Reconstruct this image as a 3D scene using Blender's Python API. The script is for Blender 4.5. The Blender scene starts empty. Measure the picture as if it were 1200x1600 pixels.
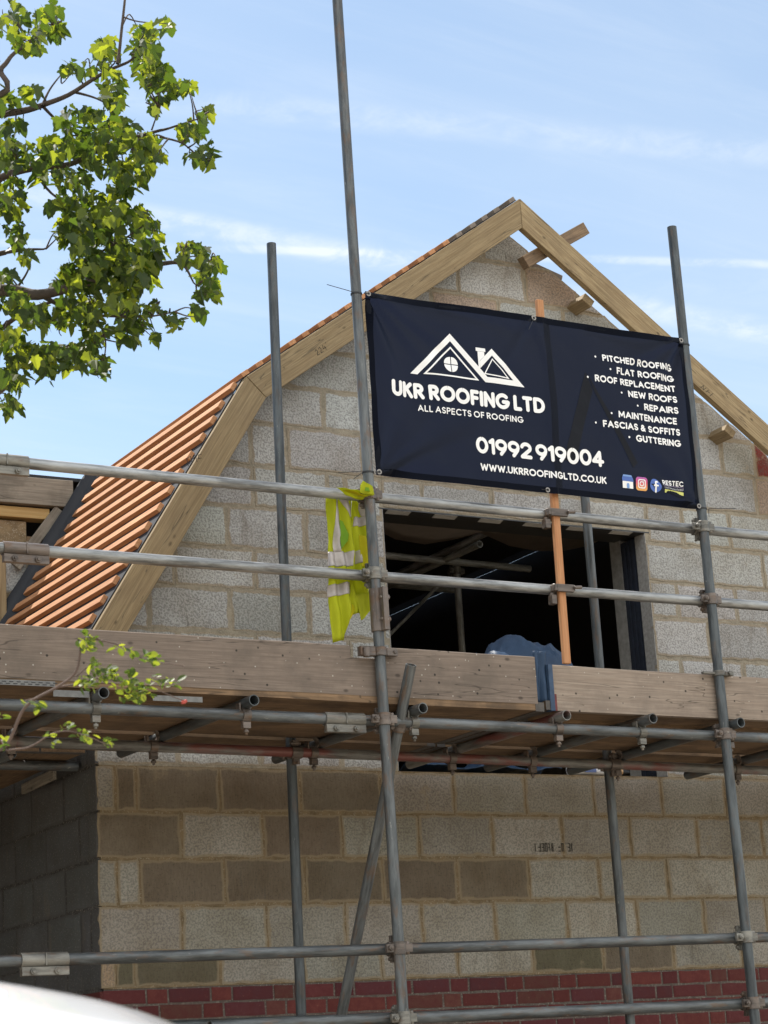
import bpy, bmesh, math, random
from mathutils import Vector, Matrix, noise as mnoise
random.seed(11)
S = bpy.context.scene
R = math.radians

# ------------------------------------------------------------------ camera
CAM = Vector((-3.8678, -9.4479, 1.285)); FPX = 3297.78
yaw, pit, rol = 0.5326, 0.2641, -0.0623
fwd = Vector((math.sin(yaw)*math.cos(pit), math.cos(yaw)*math.cos(pit), math.sin(pit)))
rt0 = Vector((math.cos(yaw), -math.sin(yaw), 0)); up0 = rt0.cross(fwd)
crt = math.cos(rol)*rt0 + math.sin(rol)*up0
cup = -math.sin(rol)*rt0 + math.cos(rol)*up0
cd = bpy.data.cameras.new('camera'); cam = bpy.data.objects.new('camera', cd)
S.collection.objects.link(cam)
M3 = Matrix((crt, cup, -fwd)).transposed()
cam.matrix_world = Matrix.Translation(CAM) @ M3.to_4x4()
cd.sensor_fit = 'VERTICAL'; cd.sensor_height = 24; cd.sensor_width = 18
cd.lens = FPX/1600*24
cd.clip_start = 0.05; cd.clip_end = 2000
cd.dof.use_dof = True; cd.dof.focus_distance = 10.2; cd.dof.aperture_fstop = cd.lens/5.5
S.camera = cam

# ------------------------------------------------------------------ light
EXPOSURE = 0.55
SKY = 0.115
SUN = 5.0
SUN_EL, SUN_AZ = 60.0, -8.0          # azimuth from +Y towards +X
S.view_settings.view_transform = 'Standard'; S.view_settings.look = 'None'
S.view_settings.exposure = EXPOSURE; S.view_settings.gamma = 1
w = bpy.data.worlds.new('World'); S.world = w; w.use_nodes = True
nt = w.node_tree; nt.nodes.clear()
def N(t, type, **k):
    n = t.nodes.new(type)
    for a, b in k.items(): setattr(n, a, b)
    return n
out = N(nt, 'ShaderNodeOutputWorld'); bg = N(nt, 'ShaderNodeBackground')
sky = N(nt, 'ShaderNodeTexSky', sky_type='NISHITA'); sky.sun_disc = False
sky.sun_elevation = R(SUN_EL); sky.sun_rotation = R(SUN_AZ)
sky.air_density = 1.0; sky.dust_density = 0.7; sky.ozone_density = 1.0; sky.altitude = 50
bg.inputs[1].default_value = SKY
tc = N(nt, 'ShaderNodeTexCoord')
def wmath(op, a=None, b=None, va=None, vb=None, t=nt):
    n = N(t, 'ShaderNodeMath', operation=op)
    if a is not None: t.links.new(a, n.inputs[0])
    elif va is not None: n.inputs[0].default_value = va
    if b is not None: t.links.new(b, n.inputs[1])
    elif vb is not None: n.inputs[1].default_value = vb
    return n.outputs[0]
def wrange(v, a, b, c, d, t=nt):
    n = N(t, 'ShaderNodeMapRange'); n.interpolation_type = 'SMOOTHSTEP'
    t.links.new(v, n.inputs[0])
    for i, x in enumerate((a, b, c, d)): n.inputs[i+1].default_value = x
    return n.outputs[0]
sep = N(nt, 'ShaderNodeSeparateXYZ'); nt.links.new(tc.outputs['Generated'], sep.inputs[0])
zz = wmath('ADD', sep.outputs[2], vb=0.12)
cx = wmath('DIVIDE', sep.outputs[0], zz); cy = wmath('DIVIDE', sep.outputs[1], zz)
cmb = N(nt, 'ShaderNodeCombineXYZ'); nt.links.new(cx, cmb.inputs[0]); nt.links.new(cy, cmb.inputs[1])
def wnoise(scale, rot, sx, sy, detail=6, rough=0.6, off=(0, 0, 0)):
    mp = N(nt, 'ShaderNodeMapping'); mp.inputs['Rotation'].default_value = (0, 0, R(rot))
    mp.inputs['Scale'].default_value = (sx, sy, 1); mp.inputs['Location'].default_value = off
    nt.links.new(cmb.outputs[0], mp.inputs[0])
    nz = N(nt, 'ShaderNodeTexNoise'); nz.inputs['Scale'].default_value = scale
    nz.inputs['Detail'].default_value = detail; nz.inputs['Roughness'].default_value = rough
    nz.inputs['Distortion'].default_value = 0.6
    nt.links.new(mp.outputs[0], nz.inputs[0]); return nz.outputs['Fac']
ci = wrange(wnoise(2.2, 35, 0.5, 1.8), 0.42, 0.8, 0, 0.15)
ci2 = wrange(wnoise(5.0, 30, 0.35, 2.2, 8, .7, (3, 1, 0)), 0.45, 0.8, 0, 0.10)
veil = wrange(wnoise(0.8, 20, 0.6, 1.2, 3, .5, (7, 2, 0)), 0.25, 0.75, 0.06, 0.46)
cl = wmath('ADD', wmath('ADD', ci, ci2), veil)
brk = wrange(wnoise(14, 30, 1.0, 1.0, 5, .7, (1, 5, 0)), 0.35, 0.68, 0.15, 1.0)
for (n, wd, st) in (((0.113, 0.369, -0.922), 0.0018, 0.34), ((0.093, 0.444, -0.891), 0.006, 0.2), ((-0.023, 0.436, -0.900), 0.005, 0.34),
                    ((0.05, 0.40, -0.905), 0.009, 0.06)):
    vm = N(nt, 'ShaderNodeVectorMath', operation='DOT_PRODUCT')
    nt.links.new(tc.outputs['Generated'], vm.inputs[0]); vm.inputs[1].default_value = Vector(n).normalized()
    a = wmath('ABSOLUTE', vm.outputs['Value'])
    band = wrange(a, wd*0.3, wd*1.6, st, 0.0)
    cl = wmath('ADD', cl, wmath('MULTIPLY', band, brk))
cl = wmath('MINIMUM', cl, vb=0.85)
mx = N(nt, 'ShaderNodeMix', data_type='RGBA')
tn = N(nt, 'ShaderNodeMix', data_type='RGBA', blend_type='MULTIPLY'); tn.inputs['Factor'].default_value = 1
nt.links.new(sky.outputs[0], tn.inputs['A']); tn.inputs['B'].default_value = (0.98, 1.06, 1.03, 1)
nt.links.new(cl, mx.inputs['Factor']); nt.links.new(tn.outputs['Result'], mx.inputs['A'])
mx.inputs['B'].default_value = (6.0, 6.4, 6.8, 1)
# bright cloud added behind the camera, unseen, to lift the light on the facade
fill_cloud = wnoise(1.1, 0, 1.0, 1.0, 7, .6, (2, 3, 0))
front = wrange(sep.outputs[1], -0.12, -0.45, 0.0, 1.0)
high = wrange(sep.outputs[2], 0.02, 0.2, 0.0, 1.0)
cf = wmath('MULTIPLY', wmath('MULTIPLY', wrange(fill_cloud, 0.36, 0.55, 0.0, 1.0), front), high)
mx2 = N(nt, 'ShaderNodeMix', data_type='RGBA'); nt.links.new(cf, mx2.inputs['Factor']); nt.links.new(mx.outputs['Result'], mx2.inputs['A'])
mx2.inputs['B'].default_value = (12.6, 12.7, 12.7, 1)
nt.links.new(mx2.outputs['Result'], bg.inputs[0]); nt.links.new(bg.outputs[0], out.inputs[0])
sl = bpy.data.lights.new('sun', 'SUN'); sl.energy = SUN; sl.angle = R(0.53); sl.color = (1, 0.95, 0.87)
sun = bpy.data.objects.new('sun', sl); S.collection.objects.link(sun)
sd = Vector((math.sin(R(SUN_AZ))*math.cos(R(SUN_EL)), math.cos(R(SUN_AZ))*math.cos(R(SUN_EL)), math.sin(R(SUN_EL))))
sun.rotation_euler = sd.to_track_quat('Z', 'Y').to_euler(); sun.location = (0, 20, 30)

# ------------------------------------------------------------------ helpers
def at(px, py, dist):
    """point at a given distance along the view ray (trees were measured off the photograph)"""
    d = fwd*FPX + crt*(px-600) - cup*(py-800)
    return CAM + d.normalized()*dist
def onY(px, py, y):
    d = fwd*FPX + crt*(px-600) - cup*(py-800)
    return CAM + d*((y-CAM.y)/d.y)
WM = {}
def mesh_obj(name, verts, faces, mat, parent=None, M=None, smooth=False, label=None, bevel=0, cols=None, knd=None):
    me = bpy.data.meshes.new(name); me.from_pydata([tuple(v) for v in verts], [], faces); me.update()
    if bevel:
        bm = bmesh.new(); bm.from_mesh(me)
        bmesh.ops.recalc_face_normals(bm, faces=bm.faces)
        bmesh.ops.bevel(bm, geom=bm.edges[:], offset=bevel, segments=1, affect='EDGES', clamp_overlap=True)
        bm.to_mesh(me); bm.free()
    if cols is not None:
        a = me.color_attributes.new('col', 'FLOAT_COLOR', 'CORNER')
        for i, c in enumerate(cols): a.data[i].color = c
    if knd is not None:
        a = me.attributes.new('knd', 'FLOAT', 'FACE')
        for i, c in enumerate(knd): a.data[i].value = c
    if smooth: me.polygons.foreach_set('use_smooth', [True]*len(me.polygons))
    me.materials.append(mat)
    o = bpy.data.objects.new(name, me); S.collection.objects.link(o)
    place(o, M or Matrix.Identity(4), parent)
    if label: o['label'] = label
    return o
def place(o, M, parent=None):
    WM[o.name] = M
    if parent is not None:
        o.parent = parent; o.matrix_basis = WM[parent.name].inverted() @ M
    else: o.matrix_basis = M
def thing(name, label, cat, loc=(0, 0, 0), group=None):
    o = bpy.data.objects.new(name, None); S.collection.objects.link(o); o.empty_display_size = .2
    place(o, Matrix.Translation(loc)); tag(o, label, cat, group); return o
def tag(o, label, cat, group=None):
    o['label'] = label; o['category'] = cat
    if group: o['group'] = group
    return o
def dup(o, M, parent=None):
    c = o.copy(); S.collection.objects.link(c); c.parent = None; place(c, M, parent); return c
def frame(p0, p1, side=(0, 0, 1)):
    """matrix with local X from p0 to p1, Z as near 'side' as possible, origin p0"""
    p0, p1 = Vector(p0), Vector(p1); x = (p1-p0).normalized(); s = Vector(side)
    z = (s - x*s.dot(x)).normalized(); y = z.cross(x)
    m = Matrix((x, y, z)).transposed().to_4x4(); m.translation = p0; return m
def box_vf(x0, x1, y0, y1, z0, z1):
    v = [(x0,y0,z0),(x1,y0,z0),(x1,y1,z0),(x0,y1,z0),(x0,y0,z1),(x1,y0,z1),(x1,y1,z1),(x0,y1,z1)]
    f = [(0,3,2,1),(4,5,6,7),(0,1,5,4),(1,2,6,5),(2,3,7,6),(3,0,4,7)]
    return v, f
class MB:
    def __init__(s): s.v = []; s.f = []
    def add(s, v, f, M=None):
        b = len(s.v)
        s.v += [tuple(M @ Vector(p)) if M else tuple(p) for p in v]; s.f += [tuple(i+b for i in q) for q in f]; return s
    def box(s, x0, x1, y0, y1, z0, z1, M=None): return s.add(*box_vf(x0, x1, y0, y1, z0, z1), M)
    def cyl(s, p0, p1, r, n=14, r1=None):
        p0, p1 = Vector(p0), Vector(p1); M = frame(p0, p1, (0.13, 0.21, 0.97) if abs((p1-p0).normalized().z) < .95 else (1, 0, 0)); L = (p1-p0).length
        r1 = r if r1 is None else r1
        v = [(0, r*math.cos(2*math.pi*i/n), r*math.sin(2*math.pi*i/n)) for i in range(n)] + [(L, r1*math.cos(2*math.pi*i/n), r1*math.sin(2*math.pi*i/n)) for i in range(n)]
        f = [(i, (i+1) % n, n+(i+1) % n, n+i) for i in range(n)] + [tuple(range(n-1, -1, -1)), tuple(range(n, 2*n))]
        return s.add(v, f, M)
    def ring(s, c, axis, ri, ro, h, n=20, a0=0, a1=360):
        """band round an axis: centre c, half-height h"""
        c = Vector(c); ax = Vector(axis); M = frame(c, c+ax, (1, 0, 0) if abs(ax.x) < .9 else (0, 0, 1))
        full = a1-a0 >= 360; m = n if full else n+1; v = []
        for i in range(m):
            a = R(a0 + (a1-a0)*i/n); c_, s_ = math.cos(a), math.sin(a)
            v += [(-h, ri*c_, ri*s_), (-h, ro*c_, ro*s_), (h, ro*c_, ro*s_), (h, ri*c_, ri*s_)]
        f = []
        for i in range(n):
            a, b = 4*i, 4*((i+1) % m)
            for k in range(4): f.append((a+k, b+k, b+(k+1) % 4, a+(k+1) % 4))
        if not full: f += [(0, 1, 2, 3), (4*n+3, 4*n+2, 4*n+1, 4*n)]
        return s.add(v, f, M)
    def out(s, name, mat, parent=None, M=None, **k): return mesh_obj(name, s.v, s.f, mat, parent, M, **k)
def tube(name, p0, p1, mat, parent, r=0.02415, label=None):
    n = 24; ri = r-.004; M = frame(p0, p1, (0, 0, 1) if abs((Vector(p1)-Vector(p0)).normalized().z) < .95 else (0, 1, 0)); L = (Vector(p1)-Vector(p0)).length
    d = min(.4, L*.45); st = [(d, ri), (0, ri), (0, r)]; k = max(2, int(L/.25))
    st += [(L*i/k, r) for i in range(1, k)] + [(L, r), (L, ri), (L-d, ri)]
    v = []; f = []
    for x, rr in st: v += [(x, rr*math.cos(2*math.pi*i/n), rr*math.sin(2*math.pi*i/n)) for i in range(n)]
    for j in range(len(st)-1):
        for i in range(n): f.append((j*n+i, j*n+(i+1) % n, (j+1)*n+(i+1) % n, (j+1)*n+i))
    f += [tuple(range(n)), tuple(range((len(st)-1)*n, len(st)*n))[::-1]]
    o = mesh_obj(name, v, f, mat, parent, M, smooth=True, label=label)
    me = o.data
    for p in me.polygons:
        if len(p.vertices) > 4: p.use_smooth = False
    me.set_sharp_from_angle(angle=R(50)); return o
def beam(name, p0, p1, wid, thk, mat, parent=None, side=(0, 0, 1), label=None, bev=.0025, seg=1, wob=0):
    """timber: local X along its length, thk along 'side', wid across"""
    M = frame(p0, p1, side); L = (Vector(p1)-Vector(p0)).length
    if not wob:
        return mesh_obj(name, *box_vf(0, L, -wid/2, wid/2, -thk/2, thk/2), mat, parent, M, bevel=bev, label=label)
    v = []; f = []; n = max(2, int(L/.15)); o = random.uniform(0, 99)
    for i in range(n+1):
        x = L*i/n; dz = wob*mnoise.noise((x*1.3+o, 0, 0)); dy = wob*mnoise.noise((x*1.1+o, 5, 0))
        for (a, b) in ((-1,-1),(1,-1),(1,1),(-1,1)): v.append((x, a*wid/2+dy, b*thk/2+dz))
    for i in range(n):
        for k in range(4): f.append((4*i+k, 4*i+(k+1) % 4, 4*i+4+(k+1) % 4, 4*i+4+k))
    f += [(3, 2, 1, 0), (4*n, 4*n+1, 4*n+2, 4*n+3)]
    return mesh_obj(name, v, f, mat, parent, M, label=label)
def polybeam(name, pts, org, ang, y0, y1, mat, parent, label=None):
    """polygon given in world X,Z extruded along Y, local X turned along the grain"""
    M = Matrix.Translation((org[0], 0, org[1])) @ Matrix.Rotation(-ang, 4, 'Y'); Mi = M.inverted(); n = len(pts)
    v = [Mi @ Vector((x, y0, z)) for x, z in pts] + [Mi @ Vector((x, y1, z)) for x, z in pts]
    f = [tuple(range(n)), tuple(range(2*n-1, n-1, -1))] + [(i, n+i, n+(i+1) % n, (i+1) % n) for i in range(n)]
    return mesh_obj(name, v, f, mat, parent, M, bevel=.0025, label=label)

# ------------------------------------------------------------------ materials
def newmat(name):
    m = bpy.data.materials.new(name); m.use_nodes = True; t = m.node_tree; t.nodes.clear()
    o = N(t, 'ShaderNodeOutputMaterial'); b = N(t, 'ShaderNodeBsdfPrincipled'); t.links.new(b.outputs[0], o.inputs[0])
    return m, t, b, o
def mnode(t, op, a, b):
    n = N(t, 'ShaderNodeMath', operation=op)
    for i, x in enumerate((a, b)):
        if isinstance(x, (int, float)): n.inputs[i].default_value = x
        else: t.links.new(x, n.inputs[i])
    return n.outputs[0]
def noise_(t, vec, scale, detail=4, rough=.55, dist=0):
    n = N(t, 'ShaderNodeTexNoise'); n.inputs['Scale'].default_value = scale; n.inputs['Detail'].default_value = detail
    n.inputs['Roughness'].default_value = rough; n.inputs['Distortion'].default_value = dist
    if vec is not None: t.links.new(vec, n.inputs['Vector'])
    return n.outputs['Fac']
def rng(t, v, a, b, c=0., d=1., smooth=True): 
    n = N(t, 'ShaderNodeMapRange'); n.interpolation_type = 'SMOOTHSTEP' if smooth else 'LINEAR'; t.links.new(v, n.inputs[0])
    for i, x in enumerate((a, b, c, d)): n.inputs[i+1].default_value = x
    return n.outputs[0]
def mixc(t, f, a, b, blend='MIX'):
    n = N(t, 'ShaderNodeMix', data_type='RGBA', blend_type=blend)
    for key, x in (('Factor', f), ('A', a), ('B', b)):
        if isinstance(x, (int, float)): n.inputs[key].default_value = x
        elif isinstance(x, tuple): n.inputs[key].default_value = x+(1,) if len(x) == 3 else x
        else: t.links.new(x, n.inputs[key])
    return n.outputs['Result']
def bump(t, b, h, dist=.002, strength=1.):
    n = N(t, 'ShaderNodeBump'); n.inputs['Distance'].default_value = dist; n.inputs['Strength'].default_value = strength
    t.links.new(h, n.inputs['Height']); t.links.new(n.outputs[0], b.inputs['Normal'])
def objvec(t, scale=(1, 1, 1), rnd=True):
    c = N(t, 'ShaderNodeTexCoord'); m = N(t, 'ShaderNodeMapping'); m.inputs['Scale'].default_value = scale
    if rnd:
        oi = N(t, 'ShaderNodeObjectInfo'); v = N(t, 'ShaderNodeVectorMath', operation='MULTIPLY_ADD')
        cb = N(t, 'ShaderNodeCombineXYZ')
        for i in range(3): t.links.new(oi.outputs['Random'], cb.inputs[i])
        t.links.new(cb.outputs[0], v.inputs[0]); v.inputs[1].default_value = (37, 53, 71); t.links.new(c.outputs['Object'], v.inputs[2])
        t.links.new(v.outputs[0], m.inputs[0])
    else: t.links.new(c.outputs['Object'], m.inputs[0])
    return m.outputs[0]
def set_(b, **k):
    nm = {'rough': 'Roughness', 'metal': 'Metallic', 'spec': 'Specular IOR Level', 'base': 'Base Color', 'coat': 'Coat Weight', 'sheen': 'Sheen Weight'}
    for a, x in k.items():
        i = b.inputs[nm[a]]
        if isinstance(x, (int, float)): i.default_value = x
        elif isinstance(x, tuple): i.default_value = x+(1,)
        else: b.id_data.links.new(x, i)

def mat_block(name='block', smear=(.37, .28, .17)):
    m, t, b, o = newmat(name)
    at_ = N(t, 'ShaderNodeAttribute', attribute_name='col'); kn = N(t, 'ShaderNodeAttribute', attribute_name='knd')
    vec = objvec(t, rnd=False)
    fine = noise_(t, vec, 95, 3, .6); mid = noise_(t, vec, 42, 3, .6); big = noise_(t, vec, 3.2, 5, .6)
    vo = N(t, 'ShaderNodeTexVoronoi'); vo.inputs['Scale'].default_value = 75; t.links.new(vec, vo.inputs['Vector'])
    dark = rng(t, fine, .40, .56, 1, 0); dark2 = rng(t, mid, .29, .345, 1, 0)
    sp = mnode(t, 'MAXIMUM', mnode(t, 'MULTIPLY', dark, .48), mnode(t, 'MULTIPLY', dark2, .8))
    lite = rng(t, vo.outputs['Distance'], .0, .30, .32, 0)
    rough_c = mixc(t, sp, at_.outputs['Color'], (.12, .115, .105))
    rough_c = mixc(t, lite, rough_c, (.62, .60, .56))
    vs = objvec(t, (45, 45, 9), rnd=False); stri = noise_(t, vs, 2.5, 3, .6)
    smooth_c = mixc(t, rng(t, stri, .3, .7, .0, .28), at_.outputs['Color'], (.08, .065, .045))
    smooth_c = mixc(t, rng(t, fine, .34, .44, .35, 0), smooth_c, (.05, .045, .035))
    c = mixc(t, kn.outputs['Fac'], rough_c, smooth_c)
    c = mixc(t, rng(t, big, .35, .72, .0, .5), c, (.55, .48, .38), 'MULTIPLY')
    st2 = noise_(t, objvec(t, (2.2, 2.2, .7), rnd=False), 3.0, 6, .7)
    c = mixc(t, rng(t, st2, .54, .72, 0, .6), c, (.17, .14, .105))
    dr = noise_(t, objvec(t, (5, 5, 1.1), rnd=False), 2.2, 6, .75)
    c = mixc(t, rng(t, dr, .60, .70, 0, .5), c, (.12, .105, .085))
    c = mixc(t, rng(t, noise_(t, vec, 4.5, 7, .75), .60, .68, 0, .55), c, smear)
    # mortar smeared over the arrises
    edge = mnode(t, 'ADD', mnode(t, 'MULTIPLY', at_.outputs['Alpha'], .62), mnode(t, 'MULTIPLY', noise_(t, vec, 9, 5, .65), .75))
    c = mixc(t, rng(t, edge, .64, .84, 0, .75), c, smear)
    set_(b, base=c, rough=.95, spec=.2)
    bump(t, b, mnode(t, 'SUBTRACT', mnode(t, 'MULTIPLY', fine, .5), sp), .004, .7)
    return m
def mat_mortar(col=(.345, .255, .145)):
    m, t, b, o = newmat('mortar'); vec = objvec(t, rnd=False)
    c = mixc(t, rng(t, noise_(t, vec, 14, 6, .65), .35, .7), col, tuple(x*.62 for x in col))
    c = mixc(t, rng(t, noise_(t, vec, 130, 2), .55, .7, 0, .4), c, (.5, .45, .36))
    set_(b, base=c, rough=.95, spec=.2); bump(t, b, noise_(t, vec, 60, 5, .7), .004, .8); return m
def mat_brick():
    m, t, b, o = newmat('brick'); at_ = N(t, 'ShaderNodeAttribute', attribute_name='col'); vec = objvec(t, rnd=False)
    c = mixc(t, rng(t, noise_(t, vec, 25, 5, .6), .35, .7, 0, .6), at_.outputs['Color'], (.10, .02, .02))
    c = mixc(t, rng(t, noise_(t, vec, 60, 4, .6), .58, .75, 0, .3), c, (.26, .13, .10))
    set_(b, base=c, rough=.85, spec=.3); bump(t, b, noise_(t, vec, 70, 5, .6), .003, .7); return m
def mat_timber(name, a, b_, grain=1.0, rough=.75, knots=.6, dirt=0., dcol=(.06, .05, .04), specks=False):
    m, t, b, o = newmat(name)
    v1 = objvec(t, (1.2, 22, 22)); v2 = objvec(t, (2.5, 90, 90)); v3 = objvec(t, (5, 9, 9)); v4 = objvec(t)
    g = noise_(t, v1, 2.4, 5, .6, 1.4); g2 = noise_(t, v2, 1.5, 3, .6)
    c = mixc(t, rng(t, g, .3, .7, 0, 1), a, b_)
    c = mixc(t, rng(t, g2, .35, .65, 0, .35*grain), c, tuple(x*.45 for x in b_))
    oi = N(t, 'ShaderNodeObjectInfo')
    c = mixc(t, rng(t, oi.outputs['Random'], 0, 1, 0, .5, False), c, tuple(x*.62 for x in b_))
    vo = N(t, 'ShaderNodeTexVoronoi'); vo.inputs['Scale'].default_value = 1.0; t.links.new(v3, vo.inputs['Vector'])
    c = mixc(t, rng(t, vo.outputs['Distance'], .03, .10, knots, 0), c, tuple(x*.25 for x in b_))
    if dirt:
        c = mixc(t, rng(t, noise_(t, v4, 5, 6, .65), .42, .68, 0, dirt), c, dcol)
        ck = objvec(t, (.4, 7, 7)); ckn = noise_(t, ck, 1.6, 3, .6, .3)
        crack = rng(t, mnode(t, 'ABSOLUTE', mnode(t, 'SUBTRACT', ckn, .5), 0), 0, .006, .6, 0)
        c = mixc(t, crack, c, (.03, .025, .02))
    if specks:
        vp = N(t, 'ShaderNodeTexVoronoi'); vp.inputs['Scale'].default_value = 16; t.links.new(v4, vp.inputs['Vector'])
        c = mixc(t, rng(t, vp.outputs['Distance'], .05, .12, .9, 0), c, (.02, .018, .015))
        vq = N(t, 'ShaderNodeTexVoronoi'); vq.inputs['Scale'].default_value = 23; t.links.new(objvec(t, (1, 1.3, 1)), vq.inputs['Vector'])
        c = mixc(t, rng(t, vq.outputs['Distance'], .05, .10, .55, 0), c, (.6, .57, .5))
    set_(b, base=c, rough=rough, spec=.3); bump(t, b, mnode(t, 'ADD', g2, mnode(t, 'MULTIPLY', g, .6)), .0022, .55); return m
def mat_tube(name, a=(.112, .120, .121), rust=.6, red=0., met=.22):
    m, t, b, o = newmat(name); v1 = objvec(t, (2.2, 16, 16)); v4 = objvec(t, (3, 9, 9))
    n1 = noise_(t, v1, 2.5, 6, .65); n2 = noise_(t, v4, 3, 5, .6)
    c = mixc(t, rng(t, n1, .36, .64), tuple(x*.42 for x in a), a)
    c = mixc(t, rng(t, noise_(t, objvec(t, (.8, 5, 5)), 2.2, 6, .7), .45, .7, 0, .6), c, tuple(x*1.7 for x in a))
    c = mixc(t, rng(t, n2, .52, .68, 0, rust), c, (.13, .075, .042))
    c = mixc(t, rng(t, noise_(t, v4, 7, 4, .7), .66, .72, 0, .5), c, (.42, .40, .35))
    if red: c = mixc(t, rng(t, noise_(t, objvec(t, (1, 3, 3)), 1.6, 4, .6), .47, .58, 0, red), c, (.17, .045, .035))
    set_(b, base=c, metal=met if not red else .1, rough=rng(t, n1, .2, .8, .3, .55), spec=.5); bump(t, b, n1, .0012, .5); return m
def mat_simple(name, c, rough=.6, metal=0., spec=.5, var=.25, scale=12, bmp=.0, **k):
    m, t, b, o = newmat(name); v = objvec(t)
    n1 = noise_(t, v, scale, 5, .6)
    set_(b, base=mixc(t, rng(t, n1, .3, .7, 0, var), c, tuple(x*.4 for x in c)), rough=rough, metal=metal, spec=spec, **k)
    if bmp: bump(t, b, n1, bmp, .7)
    return m
def mat_cloth(name, c, tr, fac, rough=.8, scale=400, var=.2, sheen=0., spec=.25):
    m, t, b, o = newmat(name); v = objvec(t)
    n1 = noise_(t, v, 6, 5, .6)
    cc = mixc(t, rng(t, n1, .3, .7, 0, var), c, tuple(x*.55 for x in c))
    set_(b, base=cc, rough=rough, spec=spec, sheen=sheen)
    tl = N(t, 'ShaderNodeBsdfTranslucent'); tl.inputs[0].default_value = tr+(1,)
    mx = N(t, 'ShaderNodeMixShader'); mx.inputs[0].default_value = fac
    t.links.new(b.outputs[0], mx.inputs[1]); t.links.new(tl.outputs[0], mx.inputs[2]); t.links.new(mx.outputs[0], o.inputs[0])
    bump(t, b, noise_(t, v, scale, 2), .0006, .5); return m
def mat_leaf(name, c, tr, fac=.5):
    m, t, b, o = newmat(name); g = N(t, 'ShaderNodeNewGeometry')
    r_ = g.outputs['Random Per Island']
    cc = mixc(t, rng(t, r_, 0, 1, 0, 1, False), c, tuple(x*.5 for x in c))
    v = objvec(t); cc = mixc(t, rng(t, noise_(t, v, 60, 3), .4, .7, 0, .3), cc, (.09, .10, .03))
    set_(b, base=cc, rough=.5, spec=.35)
    tl = N(t, 'ShaderNodeBsdfTranslucent')
    t.links.new(mixc(t, rng(t, r_, .0, .58, 0, .94, False), tr, (tr[0]*.14, tr[1]*.24, tr[2]*.4)), tl.inputs[0])
    mx = N(t, 'ShaderNodeMixShader'); mx.inputs[0].default_value = fac
    t.links.new(b.outputs[0], mx.inputs[1]); t.links.new(tl.outputs[0], mx.inputs[2]); t.links.new(mx.outputs[0], o.inputs[0]); return m

BLOCK = mat_block('block', (.30, .235, .15)); MORTAR = mat_mortar((.26, .19, .11)); BRICK = mat_brick(); BRMORT = mat_mortar((.155, .125, .108))
RAFTER = mat_timber('rafter_timber', (.42, .32, .18), (.285, .20, .105), 1.4, knots=.8, dirt=.35, dcol=(.20, .14, .08))
BATTEN = mat_timber('batten_timber', (.63, .335, .165), (.46, .205, .09), .6, knots=.25)
BATGREY = mat_timber('batten_grey', (.32, .27, .22), (.22, .18, .15), .8, knots=.3)
OLDBOARD = mat_timber('old_board', (.31, .245, .195), (.225, .175, .14), 1.2, .9, .8, .7, (.13, .105, .085), True)
PALEBOARD = mat_timber('pale_board', (.42, .345, .275), (.32, .25, .195), 1.2, .9, .8, .5, (.17, .135, .11), True)
BROWNT = mat_timber('brown_timber', (.30, .205, .125), (.20, .135, .085), 1.1, .8, .5, .4)
GREYBOARD = mat_timber('grey_board', (.34, .30, .24), (.23, .20, .16), 1.2, .9, .7, .4)
DECKB = mat_timber('deck_board', (.29, .185, .105), (.185, .12, .07), 1.2, .9, .5, .65, (.07, .05, .035))
YELLOW_T = mat_timber('yellow_timber', (.55, .38, .17), (.45, .29, .11), .6, knots=.3)
GALV = mat_tube('galvanised_tube'); GALVD = mat_tube('dark_tube', (.085, .096, .10), .35); GALVL = mat_tube('light_tube', (.30, .305, .30), .15, 0., .6)
REDTUBE = mat_tube('red_tube', (.17, .165, .15), .3, .85)
COUP = mat_tube('coupler_steel', (.15, .12, .10), .75); COUPL = mat_tube('coupler_zinc', (.19, .18, .155), .45)
BLACKM = mat_cloth('membrane', (.035, .037, .042), (.03, .03, .03), .08, .65, 120, .3)
NAVYC = mat_simple('cavity_closer', (.018, .024, .04), .6, var=.5, scale=30, bmp=.004)
LINTEL = mat_simple('lintel_steel', (.05, .052, .055), .5, .3); PAD = mat_simple('lintel_pad', (.62, .62, .60), .8)
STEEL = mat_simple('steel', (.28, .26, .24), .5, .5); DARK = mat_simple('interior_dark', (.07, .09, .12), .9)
TIE = mat_simple('tie_plastic', (.015, .015, .016), .5)
WHITEV = mat_simple('white_print', (.86, .85, .83), .5, var=.06)
ASPH = mat_simple('ground_surface', (.34, .29, .225), .95, var=.4, scale=3, bmp=.01)
RENDER_W = mat_simple('render_wall', (.20, .18, .15), .9)

# ------------------------------------------------------------------ ground
g = mesh_obj('ground', *box_vf(-250, 250, -250, 250, -.5, 0), ASPH); g['kind'] = 'structure'

# ------------------------------------------------------------------ house
house = thing('gambrel_house', 'half built blockwork house with a gambrel roof of bare battens and an open window hole', 'house', (2.6, 0, 0))
def clip(poly, a, b):
    """keep the part left of the line a->b"""
    o = []; n = len(poly)
    sdf = lambda p: (b[0]-a[0])*(p[1]-a[1])-(b[1]-a[1])*(p[0]-a[0])
    for i in range(n):
        p, q = poly[i], poly[(i+1) % n]; dp, dq = sdf(p), sdf(q)
        if dp >= 0: o.append(p)
        if dp*dq < 0: t_ = dp/(dp-dq); o.append((p[0]+(q[0]-p[0])*t_, p[1]+(q[1]-p[1])*t_))
    return o
def inpoly(poly, hull):
    for i in range(len(hull)):
        poly = clip(poly, hull[i], hull[(i+1) % len(hull)])
        if len(poly) < 3: return []
    return poly
def area(p): return abs(sum(p[i][0]*p[(i+1) % len(p)][1]-p[(i+1) % len(p)][0]*p[i][1] for i in range(len(p))))/2
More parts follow.
